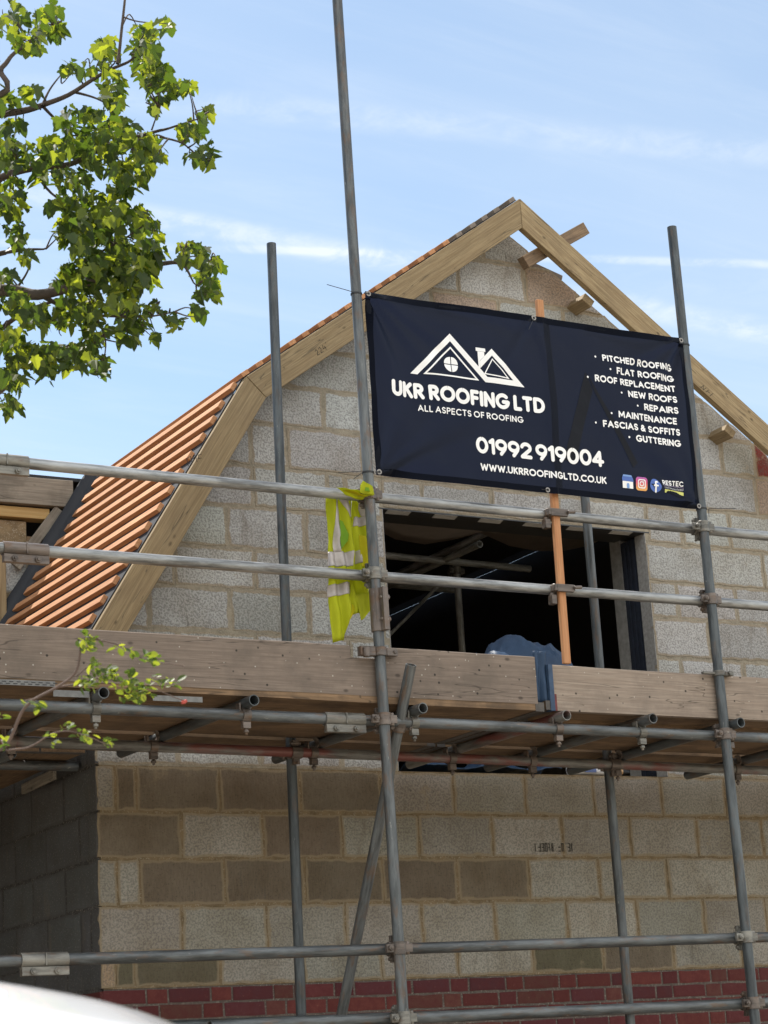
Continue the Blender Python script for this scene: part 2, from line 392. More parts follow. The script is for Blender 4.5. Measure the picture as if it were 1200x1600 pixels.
class Blocks:
    """laid units as one wall surface: plan (u, z), proud of a mortar bed"""
    def __init__(s): s.v = []; s.f = []; s.c = []; s.k = []
    def unit(s, poly, col, knd=0, jit=.0048, depth=.02, tilt=.002, seg=.045, ins=.028):
        P = []
        for i in range(len(poly)):
            p, q = poly[i], poly[(i+1) % len(poly)]; L = math.dist(p, q); n = max(1, int(L/seg))
            for k in range(n):
                t_ = k/n; P.append((p[0]+(q[0]-p[0])*t_+random.uniform(-jit, jit), p[1]+(q[1]-p[1])*t_+random.uniform(-jit, jit)))
        cxx = sum(p[0] for p in P)/len(P); czz = sum(p[1] for p in P)/len(P)
        xs = [p[0] for p in poly]; zs = [p[1] for p in poly]; fx = min(.45, ins/max(.03, (max(xs)-min(xs))/2)); fz = min(.45, ins/max(.03, (max(zs)-min(zs))/2))
        y0 = random.uniform(-tilt, tilt); n = len(P); b = len(s.v)
        s.v += [(x, y0+.0025, z) for x, z in P] + [(x+(cxx-x)*fx, y0, z+(czz-z)*fz) for x, z in P] + [(x, depth, z) for x, z in P]
        ce, ci_ = tuple(col)+(1.0,), tuple(col)+(0.0,)
        for i in range(n):
            j = (i+1) % n
            s.f.append((b+i, b+j, b+n+j, b+n+i)); s.c += [ce, ce, ci_, ci_]; s.k.append(knd)
            s.f.append((b+2*n+i, b+2*n+j, b+j, b+i)); s.c += [ce]*4; s.k.append(knd)
        s.f.append(tuple(b+n+i for i in range(n))); s.c += [ci_]*n; s.k.append(knd)
    def out(s, name, mat, parent, M=None): return mesh_obj(name, s.v, s.f, mat, parent, M, cols=s.c, knd=s.k)
def vary(c, a=.13):
    k = 1+random.uniform(-a, a); return tuple(x*k*(1+random.uniform(-.02, .02)) for x in c)
GREY = (.455, .447, .425); GREYL = (.37, .34, .285); BROWN = (.21, .168, .122); PINK = (.44, .335, .26); OLIVE = (.17, .15, .10); TAN = (.40, .30, .20); SHADEGREY = (.115, .117, .117)
# lower wall: joints read course by course
WX0, WX1, WZ1 = 1.692, 3.443, 4.272            # window hole
low = [(1.792, 1.95, [0, .082, .177, .626, 1.077, 1.524, 1.977, 2.441, 2.895, 3.367, 3.842, 4.29, 4.74, 5.236], {0: TAN, 1: 'o', 2: 'o', 7: 'o', 8: 's'}),
       (1.95, 2.175, [0, .433, .888, 1.331, 1.778, 2.223, 2.679, 3.14, 3.6, 4.042, 4.5, 4.95, 5.236], {}),
       (2.175, 2.40, [0, .103, .219, .67, 1.112, 1.562, 2.009, 2.455, 2.914, 3.373, 3.851, 4.3, 4.75, 5.236], {2: 's', 3: 's', 4: 's', 5: 's', 6: 's'}),
       (2.40, 2.625, [0, .446, .89, 1.339, 1.79, 2.244, 2.692, 3.145, 3.606, 4.076, 4.53, 4.98, 5.236], {0: 's', 2: 's'}),
       (2.625, 2.85, [0, .103, .215, .661, 1.108, 1.582, 2.022, 2.473, 2.92, 3.383, 3.835, 4.29, 4.75, 5.236], {1: 's', 2: 's', 3: 's', 4: 's'})]
J = .0062
def lay(B, z0, z1, js, kinds, base, hull=None, hole=None, xmax=None):
    for i in range(len(js)-1):
        x0, x1 = js[i]+J, js[i+1]-J; k = kinds.get(i); kn = 0; c = base
        if k == 's': c, kn = BROWN, 1
        elif k == 'o': c, kn = OLIVE, 1
        elif isinstance(k, tuple): c = k
        parts = [(x0, x1)]
        if hole and z0 < hole[2]-.02:
            parts = [(x0, min(x1, hole[0])), (max(x0, hole[1]), x1)]
        for a, b_ in parts:
            if b_-a < .02: continue
            dz = random.uniform(-.002, .002)
            poly = [(a, z0+J+dz), (b_, z0+J+dz), (b_, z1-J+dz), (a, z1-J+dz)]
            if hull: poly = inpoly(poly, hull)
            if len(poly) >= 3 and area(poly) > .0008: B.unit(poly, vary(c), kn)
B = Blocks()
for z0, z1, js, kd in low: lay(B, z0, z1, js, kd, GREYL)
lw = B.out('lower_wall', BLOCK, house)
# upper gable wall
HULL = [(0, 2.85), (5.236, 2.85), (5.236, 3.53), (4.42, 4.84), (2.69, 5.985), (2.60, 6.03), (2.50, 6.0), (.84, 4.83), (0, 3.53)]
upr = [(2.85, 3.09, [0, .443, .893, 1.356, 1.8, 3.3, 3.62, 4.07, 4.5, 5.236], {}),
       (3.09, 3.315, [0, .31, .76, 1.215, 1.66, 1.8, 3.4, 3.836, 4.29, 4.74, 5.236], {}),
       (3.315, 3.54, [0, .46, .9, 1.441, 1.8, 3.3, 3.613, 4.067, 4.5, 5.236], {}),
       (3.54, 3.768, [-.1, .309, .76, 1.215, 1.66, 1.8, 3.4, 3.836, 4.29, 4.74, 5.236], {}),
       (3.768, 3.985, [0, .458, .91, 1.36, 1.8, 3.3, 3.635, 4.066, 4.52, 5.0], {}),
       (3.985, 4.213, [.2, .762, 1.217, 1.6, 1.8, 3.4, 3.898, 4.301, 4.75, 5.0], {}),
       (4.213, 4.442, [.4, .922, 1.362, 1.47, 1.692, 1.95, 2.40, 2.85, 3.05, 3.464, 3.722, 4.073, 4.45, 5.0], {}),
       (4.442, 4.68, [.5, .918, 1.135, 1.591, 2.04, 2.49, 2.94, 3.40, 3.85, 4.308, 4.9], {9: PINK}),
       (4.68, 4.903, [.84, .927, 1.364, 1.606, 2.05, 2.5, 2.95, 3.4, 3.8, 4.074, 4.329, 4.55], {0: (.24, .06, .045), 10: (.24, .05, .04)}),
       (4.903, 5.13, [.8, 1.149, 1.6, 2.05, 2.5, 2.95, 3.4, 3.85, 4.144, 4.5], {}),
       (5.13, 5.36, [1.1, 1.35, 1.8, 2.3, 2.75, 3.2, 3.65, 4.0, 4.3], {}),
       (5.36, 5.59, [1.3, 1.65, 2.102, 2.545, 2.998, 3.45], {2: PINK}),
       (5.59, 5.82, [1.7, 2.285, 2.745, 3.114, 3.5], {2: PINK}),
       (5.82, 6.05, [2.38, 2.47, 2.795], {})]
B = Blocks()
for z0, z1, js, kd in upr:
    if z0 < 4.213: lay(B, z0, z1, js, kd, GREY, HULL, (WX0, WX1, WZ1))
    elif z0 == 4.213:
        lay(B, z0, z1, [j for j in js if j <= 1.692], kd, GREY, HULL)
        lay(B, 4.277, z1, [j for j in js if 1.692 <= j <= 3.464], kd, GREY, HULL)
        lay(B, z0, z1, [j for j in js if j >= 3.464], kd, GREY, HULL)
    else: lay(B, z0, z1, js, kd, GREY, HULL)
gw = B.out('gable_wall', BLOCK, house)
# mortar bed, 4 mm back, with the hole left open
def sheet(name, pieces, y0, y1, mat, parent):
    v = []; f = []
    for p in pieces:
        n = len(p); b = len(v); v += [(x, y0, z) for x, z in p]+[(x, y1, z) for x, z in p]
        f += [tuple(range(b, b+n)), tuple(range(b+2*n-1, b+n-1, -1))] + [(b+i, b+n+i, b+n+(i+1) % n, b+(i+1) % n) for i in range(n)]
    return mesh_obj(name, v, f, mat, parent)
sub = lambda x0, x1, z0, z1: inpoly([(x0, z0), (x1, z0), (x1, z1), (x0, z1)], HULL)
mp = [[(.022, 1.79), (5.236, 1.79), (5.236, 2.8495), (.022, 2.8495)], sub(.022, WX0, 2.85, WZ1), sub(WX1, 5.3, 2.85, WZ1), sub(-1, 2.80, WZ1+.0005, 7), sub(2.8005, 6, WZ1+.0005, 5.83)]
sheet('mortar_bed', mp[:1], .004, .10, MORTAR, house); sheet('mortar_bed', mp[1:], .004, .10, mat_mortar((.34, .295, .22)), house)
# brick plinth, Flemish bond
B = Blocks()
for k in range(24):
    z1 = 1.787-.075*k; x = -.03 if k % 2 else -.19; hd = k % 2 == 0
    if k == 0: x = 2.033-6*.3375-.1125; hd = True
    if k == 1: x = 1.986-.1125-6*.3375; hd = True
    while x < 5.236:
        L = .1125 if hd else .225; a, b_ = max(0, x+.006), min(5.236, x+L-.006)
        if b_-a > .02: B.unit([(a, z1-.075+.007), (b_, z1-.075+.007), (b_, z1-.005), (a, z1-.005)], vary(random.choice(((.115, .03, .03), (.13, .034, .028), (.09, .026, .03), (.12, .045, .035))), .2), 0, .0022, .02, .001, .05, .012)
        x += L; hd = not hd
pl = B.out('brick_plinth', BRICK, house)
sheet('plinth_mortar', [[(.022, 0.0), (5.236, 0.0), (5.236, 1.7885), (.022, 1.7885)]], .005, .10, BRMORT, house)
# side wall facing left: same courses turned about the corner
MS = Matrix(((0, -1, 0, 0), (-1, 0, 0, 0), (0, 0, 1, 0), (0, 0, 0, 1)))     # local u -> -Y ; local y(depth) -> -X... fixed below
MS = Matrix(((0, 1, 0, 0), (-1, 0, 0, 0), (0, 0, 1, 0), (0, 0, 0, 1)))      # u -> -Y, depth -> +X
B = Blocks(); SJ = [.105, .222]
z = 0.0; k = 0
side_rows = [(z0, z1) for z0, z1, *_ in low] + [(z0, z1) for z0, z1, *_ in upr[:3]]
for z0, z1 in side_rows:
    js = [0, .105, .222] if k % 2 else [0]
    x = .222 if k % 2 else 0.0
    x += .45 if k % 2 else .42
    while x < 1.84: js.append(x); x += .45
    js.append(1.9); k += 1
    us = [-j for j in js][::-1]
    for i in range(len(us)-1):
        B.unit([(us[i]+J, z0+J), (us[i+1]-J, z0+J), (us[i+1]-J, z1-J), (us[i]+J, z1-J)], vary(SHADEGREY), 0)
B.out('side_wall', mat_block('side_block_shaded', (.10, .095, .09)), house, MS)  # shade on this wall is put into darker block and mortar colours
SHADEMORT = mat_mortar((.085, .08, .075))
mesh_obj('side_mortar', *box_vf(.004, .021, .022, 6.5, 0, 3.50), SHADEMORT, house)
B = Blocks()
for k in range(24):
    z1 = 1.787-.075*k; x = -2.0+(.17 if k % 2 else 0)
    while x < 0:
        b_ = min(0, x+.225); B.unit([(x+.006, z1-.068), (b_-.006, z1-.068), (b_-.006, z1-.005), (x+.006, z1-.005)], vary((.10, .028, .025), .18), 0, .0022, .02, .001, .05, .012); x += .225
B.out('side_plinth', BRICK, house, MS)
# window hole: lintel, closer, inner leaf
mb = MB().box(WX0-.12, WX1+.12, .002, .098, WZ1-.004, WZ1+.003)
mb.box(WX0-.12, WX1+.12, .10, .30, WZ1+.012, WZ1+.02)
lint = mb.out('lintel', LINTEL, house)
for i in range(6):
    x = 1.73+i*.297; mesh_obj('lintel_pad', [(x, -.001+.006, WZ1-.006), (x+.145, .006, WZ1-.006), (x+.165, .075, WZ1-.006), (x+.02, .075, WZ1-.006), (x, .006, WZ1-.0045), (x+.145, .006, WZ1-.0045), (x+.165, .075, WZ1-.0045), (x+.02, .075, WZ1-.0045)],
              [(3, 2, 1, 0), (4, 5, 6, 7), (0, 1, 5, 4), (1, 2, 6, 5), (2, 3, 7, 6), (3, 0, 4, 7)], PAD, lint)
mb = MB()
for i in range(7): mb.box(WX1+.004-.006*(i % 2), WX1+.02, .104+i*.021, .104+i*.021+.0205, 2.86, WZ1-.01)
mb.out('cavity_closer', NAVYC, house)
REV = mat_simple('reveal_block', (.40, .385, .36), .95, var=.5, scale=45, bmp=.004)
for x0, x1 in ((WX1-.003, WX1+.0005), (WX0-.0005, WX0+.003)): mesh_obj('reveal', *box_vf(x0, x1, .003, .1005, 2.852, WZ1-.006), REV, house)
mesh_obj('closer_left', *box_vf(WX0-.02, WX0-.004, .104, .25, 2.86, WZ1-.01), NAVYC, house)
INLEAF = mat_simple('inner_leaf', (.30, .29, .27), .95, var=.5, scale=25, bmp=.004)
mb = MB().box(WX1, 4.5, .252, .352, 2.86, 4.499).box(.75, WX0, .252, .352, 2.86, 4.499).box(1.0, 4.2, .252, .352, 4.5, 4.72)
mb.out('inner_leaf', INLEAF, house)
# roof timbers at the verge (barge rafters)
KX, KZ, RX, RZ = .81, 4.853, 2.618, 6.144
aL = math.atan2(KZ-3.473, KX+.065); aU = math.atan2(RZ-KZ, RX-KX)
# lower left barge
nL = Vector((math.sin(aL), -math.cos(aL))); dL = Vector((math.cos(aL), math.sin(aL)))
nU = Vector((math.sin(aU), -math.cos(aU))); dU = Vector((math.cos(aU), math.sin(aU)))
WB = .147
K = Vector((KX, KZ)); Rg = Vector((RX, RZ))
def isect(p, d, q, e):
    c = d.x*e.y-d.y*e.x; t_ = ((q-p).x*e.y-(q-p).y*e.x)/c; return p+d*t_
Kin = isect(K+nL*WB, dL, K+nU*WB, dU)
base = K-dL*2.10
roofroot = house
polybeam('barge_rafter', [tuple(base), tuple(base+nL*WB), tuple(Kin-dL*.001), tuple(K-dL*.001)], base, aL, -.20, -.155, RAFTER, house, 'lower left barge rafter with pencil marks')
Rin = isect(K+nU*WB, dU, Vector((RX, 0)), Vector((0, 1)))
polybeam('barge_rafter', [tuple(K+dU*.0015), tuple(Kin+dU*.0015), tuple(Rin), tuple(Rg)], K, aU, -.20, -.155, RAFTER, house, 'upper left barge rafter rising to the ridge')
mir = lambda p: (2*RX-p[0], p[1])
g2 = .002
polybeam('barge_rafter', [(RX+g2, RZ), (RX+g2, Rin.y), mir(Kin+dU*.0015), mir(K+dU*.0015)], Rg, -aU, -.20, -.155, RAFTER, house, 'right barge rafter falling from the ridge')
polybeam('barge_rafter', [mir(K-dL*.001), mir(Kin-dL*.001), mir(base+nL*WB), mir(base)], mir(K), -aL, -.20, -.155, RAFTER, house, 'lower right barge rafter')
# lookouts between the barge and the wall
for (x, zt) in ((3.075, 5.60), (4.03, 4.90), (3.52, 5.28)):
    beam('lookout', (x, -.153, zt), (x, .06, zt), .075, .05, RAFTER, house, (math.sin(aU), 0, math.cos(aU)))
beam('lookout', (2.67, -.105, 5.788), (3.125, -.105, 6.069), .06, .075, BROWNT, house, (-.5, 0, .86), 'weathered timber poking out past the right barge')
beam('lookout', (2.80, .03, 5.85), (3.02, .03, 5.79), .05, .03, BATGREY, house, (0, 0, 1))
# membrane and rafters under the battens
def slab(name, prof, y0, y1, mat, parent, th=.004):
    """roof skin: profile in X,Z swept along Y with slight sag"""
    v = []; f = []; n = len(prof); m = 14
    for j in range(m+1):
        y = y0+(y1-y0)*j/m
        for (x, z_) in prof: v.append((x, y, z_+.006*mnoise.noise((x*3, y*4, 1))))
    for j in range(m):
        for i in range(n-1): f.append((j*n+i, j*n+i+1, (j+1)*n+i+1, (j+1)*n+i))
    o = mesh_obj(name, v, f, mat, parent); md = o.modifiers.new('t', 'SOLIDIFY'); md.thickness = th; md.offset = 1; return o
def along(p, d, L, n): return [tuple(p+d*(L*i/n)) for i in range(n+1)]
off = .003
slab('roof_membrane', along(base-nL*off+dL*.05, dL, 2.05, 8)+along(K-nU*off, dU, (Rg-K).length, 8)[1:], -.165, 1.84, BLACKM, house)
up_ = [mir(p) for p in along(K-nU*off, dU, (Rg-K).length, 8)][::-1]; lo_ = [mir(p) for p in along(K-nL*off, -dL, 2.3, 6)]
slab('roof_membrane', up_[:5], .55, 1.7, BLACKM, house); slab('roof_membrane', up_[:5], 3.6, 6.5, BLACKM, house); slab('roof_membrane', up_[4:], .55, 6.5, BLACKM, house)   # one bay opened out of view to let light into the room
slab('roof_membrane', lo_, .55, 6.5, BLACKM, house)
# battens: lower slope
GA = .1155
for i in range(19):
    c = K - dL*(.062+GA*i) - nL*(.006+.0125)
    y0 = -.13+random.uniform(-.018, .012); y1 = 1.765+random.uniform(-.03, .02)
    beam('roof_batten', (c.x, y0, c.y), (c.x, y1, c.y), .048, .025, BATTEN, house, (-nL.x, 0, -nL.y), bev=.0015)
ct = K-nU*(.02)
for i in range(20):
    c = K + dU*(.02+.1135*i) - nU*(.006+.0125)
    y0 = -.175+random.uniform(-.02, .015); grey = i >= 15
    beam('roof_batten', (c.x, y0, c.y), (c.x, 1.80, c.y), .048, .025, BATGREY if grey else BATTEN, house, (-nU.x, 0, -nU.y), bev=.0015)
# membrane upstand beside the rear wing
v = []; f = []; n = 40
for i in range(n+1):
    s_ = 2.3*i/n; p = K-dL*(s_-.06)
    b1 = .02*mnoise.noise((s_*4, 0, 0)); b2 = .03*mnoise.noise((s_*3, 7, 0))
    b1 *= 1.6; b2 *= 1.5; q = [(p-nL*.008, 1.735+b1), (p-nL*(.02+abs(b1)), 1.785), (p-nL*(.045+abs(b2)), 1.812), (p-nL*(.085+b2), 1.826)]
    v += [(a.x, y, a.y) for a, y in q]
for i in range(n):
    for k in range(3): f.append((4*i+k, 4*i+k+1, 4*i+5+k, 4*i+4+k))
o = mesh_obj('membrane_upstand', v, f, BLACKM, house, smooth=True); md = o.modifiers.new('t', 'SOLIDIFY'); md.thickness = .003
# rear wing: block pier, plates and posts, behind the left slope
WY = 1.84
beam('wing_beam', (-1.9, WY+.03, 4.752), (.66, WY+.03, 4.765), .06, .165, GREYBOARD, house, label='weathered grey beam over the rear wing')
beam('wing_plate', (-1.9, WY+.075, 4.63), (.52, WY+.075, 4.637), .09, .065, YELLOW_T, house)
B = Blocks()
for r_ in range(8):
    z0 = 2.8+.225*r_
    for q in range(6): 
        x1 = .40-.45*q-(.18 if r_ % 2 else 0); x0 = x1-.45
        B.unit([(x0+J, z0+J), (x1-J, z0+J), (x1-J, z0+.225-J), (x0+J, z0+.225-J)], vary(PINK if (q+r_) % 2 else GREY), 0)
B.out('wing_wall', BLOCK, house, Matrix.Translation((0, WY+.06, 0)))
mesh_obj('wing_mortar', *box_vf(-2.3, .385, WY+.065, WY+.16, 0, 4.59), MORTAR, house)
beam('wing_batten', (.30, WY+.02, 4.30), (.575, WY+.02, 4.67), .02, .06, GREYBOARD, house, (.8, 0, -.6))
beam('wing_post', (.175, WY-.015, 3.7), (.175, WY-.015, 4.40), .03, .10, RAFTER, house, (1, 0, 0))
beam('wing_plate', (.385, WY+.08, 4.42), (.50, WY+.08, 4.42), .05, .16, DECKB, house)
mesh_obj('wing_roof', *box_vf(-1.9, 4.3, WY+.02, 6.4, 4.85, 4.87), BLACKM, house)
# shell behind: rear wall, right wall, floor, ceiling and a dark room
sheet('rear_wall', [[(0, 0), (5.236, 0), (5.236, 3.53), (4.36, 4.83), (2.618, 6.05), (.84, 4.83), (0, 3.53)]], 6.4, 6.5, RENDER_W, house)
mesh_obj('right_wall', *box_vf(5.136, 5.236, .11, 6.39, 0, 3.5), RENDER_W, house)
mesh_obj('loft_floor', *box_vf(.11, 5.13, .11, 6.39, 2.70, 2.80), YELLOW_T, house)
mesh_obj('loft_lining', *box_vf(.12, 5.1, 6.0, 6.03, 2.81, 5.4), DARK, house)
v = []; f = []
for j in range(9):
    for i in range(17):
        x = .9+3.5*i/16; y = .36+1.5*j/8; v.append((x, y, 4.74+.06*mnoise.noise((x*1.6, y*1.2, 3))-.10*math.sin((i % 4)/4*math.pi)))
for j in range(8):
    for i in range(16): f.append((j*17+i, j*17+i+1, (j+1)*17+i+1, (j+1)*17+i))
mesh_obj('loft_membrane', v, f, mat_cloth('loft_membrane', (.26, .215, .19), (.05, .04, .03), .1, .7, 120, .4), house, smooth=True)
# hand-written carpenter marks on the barge
MARK = mat_simple('pencil_mark', (.03, .025, .02), .9)
def marks(org, ang, strokes, s):
    mb = MB(); M = Matrix.Translation((org[0], -.2006, org[1])) @ Matrix.Rotation(-ang, 4, 'Y')
    for st in strokes:
        for a, b_ in zip(st, st[1:]):
            a2, b2 = Vector((a[0]*s, 0, a[1]*s)), Vector((b_[0]*s, 0, b_[1]*s)); d = (b2-a2).normalized(); q = Vector((-d.z, 0, d.x))*.0016
            mb.add([a2-q-d*.001, b2-q+d*.001, b2+q+d*.001, a2+q-d*.001], [(0, 1, 2, 3)])
    return mb.out('pencil_mark', MARK, house, M)
pm = onY(368, 720, -.2)
marks((.46, 4.335), .25, [[(0, 0), (.1, 1.4), (.9, 1.6), (.8, .2)], [(1.2, 1.3), (1.5, 1.7), (1.9, 1.5), (1.3, 1.1), (1.9, 1.5), (1.8, .5)], [(2.4, 1.6), (2.2, 1.0), (2.8, 1.0)], [(2.5, 1.6), (3.0, 1.7)]], .030)
marks((.452, 4.255), .08, [[(0, 0), (.1, 1)], [(.5, 0), (.9, .2), (.8, .8), (.4, .7), (.5, 0)], [(1.2, 0), (1.3, 1)], [(1.7, .1), (2.1, .3), (2.0, .9), (1.6, .8), (1.7, .1)]], .030)
marks((1.235, 5.02), aU, [[(0, .8), (.4, 1), (.5, .6), (0, 0), (.6, 0)], [(.9, .8), (1.3, 1), (1.4, .6), (.9, 0), (1.5, 0)], [(2.1, 1), (1.8, .4), (2.5, .4)], [(2.3, .7), (2.3, 0)], [(2.8, 1), (3, 1.1)]], .030)
marks((3.72, 5.235), -aU, [[(0, 0), (.6, .5), (0, 1)], [(0, .5), (1.6, .5)]], .035)
marks((3.80, 5.13), -aU, [[(0, 0), (.3, .8), (.6, 0), (.9, .8)], [(1.2, .1), (1.5, .8)], [(1.3, .4), (1.9, .5)], [(2.2, 0), (2.5, .9)]], .035)
# stamp on one of the lower blocks, too worn to read
mb = MB(); random.seed(5)
for i, wd in enumerate((1, 1, 1, 1, .6, .7, 0, 1, .9, 0, .8, .3)):
    if not wd: continue
    x = 2.505+i*.0215
    for (a, b_, c, d) in ((0, .004, 0, .045), (.012*wd, .016*wd, .0, .045), (0, .014*wd, .0, .005), (0, .014*wd, .04, .045), (0, .014*wd, .02, .026)):
        if random.random() < .72: mb.box(x+a, x+b_+.001, -.0026, -.002, 2.432+c, 2.432+d)
mb.out('lettering', mat_simple('stamp_ink', (.07, .062, .05), .95), house)

nb = thing('unseen_shade_house', 'unseen brick house added to darken the left side of the block house', 'house', (-4.2, 4.5, 0))  # added out of view to keep light off the side wall
NBM = mat_simple('shade_house_brick', (.10, .05, .04), .9, var=.5, scale=8, bmp=.004)
mesh_obj('wall', *box_vf(-5.2, -2.9, .6, 9.5, 0, 4.6), NBM, nb)
mesh_obj('roof', [(-5.4, .5, 4.6), (-2.7, .5, 4.6), (-2.7, 9.6, 4.6), (-5.4, 9.6, 4.6), (-4.05, .5, 6.0), (-4.05, 9.6, 6.0)], [(0, 1, 4), (1, 2, 5, 4), (2, 3, 5), (3, 0, 4, 5), (0, 3, 2, 1)], mat_simple('roof_tile', (.09, .06, .05), .9), nb)

# ------------------------------------------------------------------ scaffold
OY, LY, IY, ILY = -1.555, -1.5065, -.60, -.648
sc = thing('tube_scaffold', 'galvanised tube and coupler scaffold standing along the block house', 'scaffold', (1.6, -1.0, 0))
def coupler_mb():
    m = MB().ring((0, 0, 0), (0, 0, 1), .0246, .031, .027).ring((0, .0485, 0), (1, 0, 0), .0246, .031, .027)
    m.box(-.018, .018, .024, .0265, -.02, .02)
    for sx in (-1, 1):
        m.box(sx*.045-.017, sx*.045+.017, -.010, .006, -.018, .018)
    m.cyl((-.048, -.034, 0), (-.048, .02, 0), .0065, 10).cyl((-.048, -.030, 0), (-.048, -.018, 0), .0125, 6)
    m.cyl((.04, 0, -.028), (.04, 0, .028), .010, 10)
    for sz in (-1, 1):
        m.box(-.017, .017, .040, .056, sz*.043-.014, sz*.043+.014)
    m.cyl((0, .01, -.050), (0, .075, -.050), .0065, 10).cyl((0, .012, -.050), (0, .024, -.050), .0125, 6)
    m.cyl((-.026, .0485, .042), (.026, .0485, .042), .009, 10); return m
CP = coupler_mb()
def clip_mb():   # under-slung putlog clip: band round the ledger with a bolt hanging below
    m = MB().ring((0, 0, 0), (1, 0, 0), .0246, .031, .018).box(-.018, .018, -.016, .010, -.058, -.030)
    m.cyl((0, -.003, -.085), (0, -.003, -.05), .0065, 10).cyl((0, -.003, -.075), (0, -.003, -.064), .0125, 6)
    m.ring((0, 0, .0485), (0, 1, 0), .0246, .030, .018, 16, 20, 200).box(-.034, -.026, -.018, .018, -.01, .05); return m
CL = clip_mb()
def sleeve_mb():
    m = MB().ring((0, 0, 0), (1, 0, 0), .0246, .0305, .097, 22)
    m.box(-.097, .097, -.024, .004, -.060, -.026)
    for x in (-.052, .047):
        m.cyl((x, -.040, -.044), (x, .01, -.044), .0075, 10).cyl((x, -.034, -.044), (x, -.022, -.044), .0145, 6)
    m.box(-.003, .003, -.033, -.0245, -.022, .026); return m
SL = sleeve_mb()
def std(p0, p1, mat=GALV, label=None): return tube('standard', p0, p1, mat, sc, label=label)
OX = ((.7295, .702), (2.608, 2.598))
sL = std((.7325, OY, .03), (.700, OY, 6.75), GALV, 'tall outer pole left of the banner')
sR = std((2.6105, OY, .03), (2.598, OY, 5.425), GALVD, 'outer pole at the right edge of the banner')
iL = std((.7215, IY, .03), (.7825, IY, 5.43), GALVD); iR = std((2.590, IY, .03), (2.601, IY, 5.0), GALV)
std((4.49, OY, .03), (4.48, OY, 5.4), GALVD); std((4.47, IY, .03), (4.48, IY, 5.0)); std((-1.25, OY, .03), (-1.25, OY, 4.4)); std((-1.25, IY, .03), (-1.25, IY, 3.9))
for x, y in ((.7325, OY), (2.6105, OY), (.7215, IY), (2.59, IY)):
    MB().box(x-.075, x+.075, y-.075, y+.075, .001, .008).cyl((x, y, .008), (x, y, .06), .018).out('base_plate', STEEL, sc)
led = {}
def ledger(p0, p1, mat=GALV, label=None): return tube('ledger', p0, p1, mat, sc, label=label)
l1 = ledger((-2.2, LY, 3.853), (4.9, LY, 3.826), GALVL, 'upper guard rail')
l2 = ledger((-2.2, LY, 3.480), (4.9, LY, 3.463), GALVL, 'lower guard rail')
l3 = ledger((-2.2, LY, 2.842), (4.9, LY, 2.786), GALV, 'ledger under the deck')
l4 = ledger((-2.2, LY, 1.823), (4.9, LY, 1.856), GALV, 'ledger across the lower wall')
l5 = ledger((-.15, LY, 1.549), (4.9, LY, 1.540), GALV, 'lowest ledger crossing the brick plinth')
l6 = ledger((-1.9, ILY, 2.853), (4.9, ILY, 2.772), REDTUBE, 'inner ledger with worn red paint')
ledger((-1.9, ILY, 1.60), (4.9, ILY, 1.56), GALVD)
def zl(o_, x): 
    m = WM[o_.name]; p, d = m.translation, m.col[0].to_3d(); return (p+d*((x-p.x)/d.x)).z
def xs(o_, z_):
    m = WM[o_.name]; p, d = m.translation, m.col[0].to_3d(); return (p+d*((z_-p.z)/d.z)).x
proto = {}
def put(kind, M, parent, mat):
    key = (kind, mat.name)
    if key not in proto:
        mbx = {'coupler': CP, 'clip': CL, 'sleeve_coupler': SL}[kind]
        o = mesh_obj('coupler' if kind == 'clip' else kind, mbx.v, mbx.f, mat, parent, M, bevel=.0012); o.data.set_sharp_from_angle(angle=R(40)); proto[key] = o; return o
    return dup(proto[key], M, parent)
T = Matrix.Translation
for so, y, ll, flip in ((sL, OY, (l1, l2, l3, l4, l5), 0), (sR, OY, (l1, l2, l3, l4, l5), 0)):
    for i, l in enumerate(ll):
        z_ = zl(l, .72 if so is sL else 2.6); x_ = xs(so, z_)
        put('coupler', T((x_, y, z_)) @ Matrix.Rotation(R(random.uniform(-4, 4)), 4, 'Z') @ Matrix.Diagonal((1, 1, random.choice((1, -1)), 1)), so, COUP if (i+(so is sR)) % 3 != 1 else COUPL)
for so in (iL, iR):
    z_ = zl(l6, .75 if so is iL else 2.6); x_ = xs(so, z_)
    put('coupler', T((x_, IY, z_)) @ Matrix.Rotation(math.pi, 4, 'Z'), so, COUP)
# board clamps across the toe boards
mb = MB().ring((0, 0, 0), (0, 0, 1), .0246, .032, .020).box(-.105, -.03, -.020, .014, -.022, .020).box(.03, .085, -.014, .014, -.018, .018).cyl((.07, -.02, 0), (.07, .03, 0), .008, 8).cyl((-.08, -.024, -.03), (-.08, -.024, .012), .016, 10)
mb.out('coupler', COUP, sL, T((xs(sL, 3.118), OY, 3.118)), bevel=.002)
mb = MB().ring((0, 0, 0), (0, 0, 1), .0246, .031, .013).box(-.10, -.03, -.012, .010, -.006, .006).box(.03, .082, -.014, .012, -.010, .010).cyl((.06, -.024, 0), (.06, .024, 0), .014, 6)
mb.out('coupler', COUPL, sR, T((xs(sR, 3.10), OY, 3.100)), bevel=.002)
# sleeves joining tubes end to end
put('sleeve_coupler', T((-.98, LY, zl(l1, -.98))), l1, COUPL); put('sleeve_coupler', T((-.90, LY, zl(l2, -.90))), l2, COUP)
put('sleeve_coupler', T((.545, LY, zl(l3, .545))), l3, COUPL); put('sleeve_coupler', T((-.85, LY, zl(l4, -.85))), l4, COUPL)
put('sleeve_coupler', T((xs(sL, 3.30), OY, 3.305)) @ Matrix.Rotation(R(90), 4, 'Y') @ Matrix.Rotation(R(-95), 4, 'X') @ Matrix.Diagonal((1, 1, 1, 1)), sL, COUP)
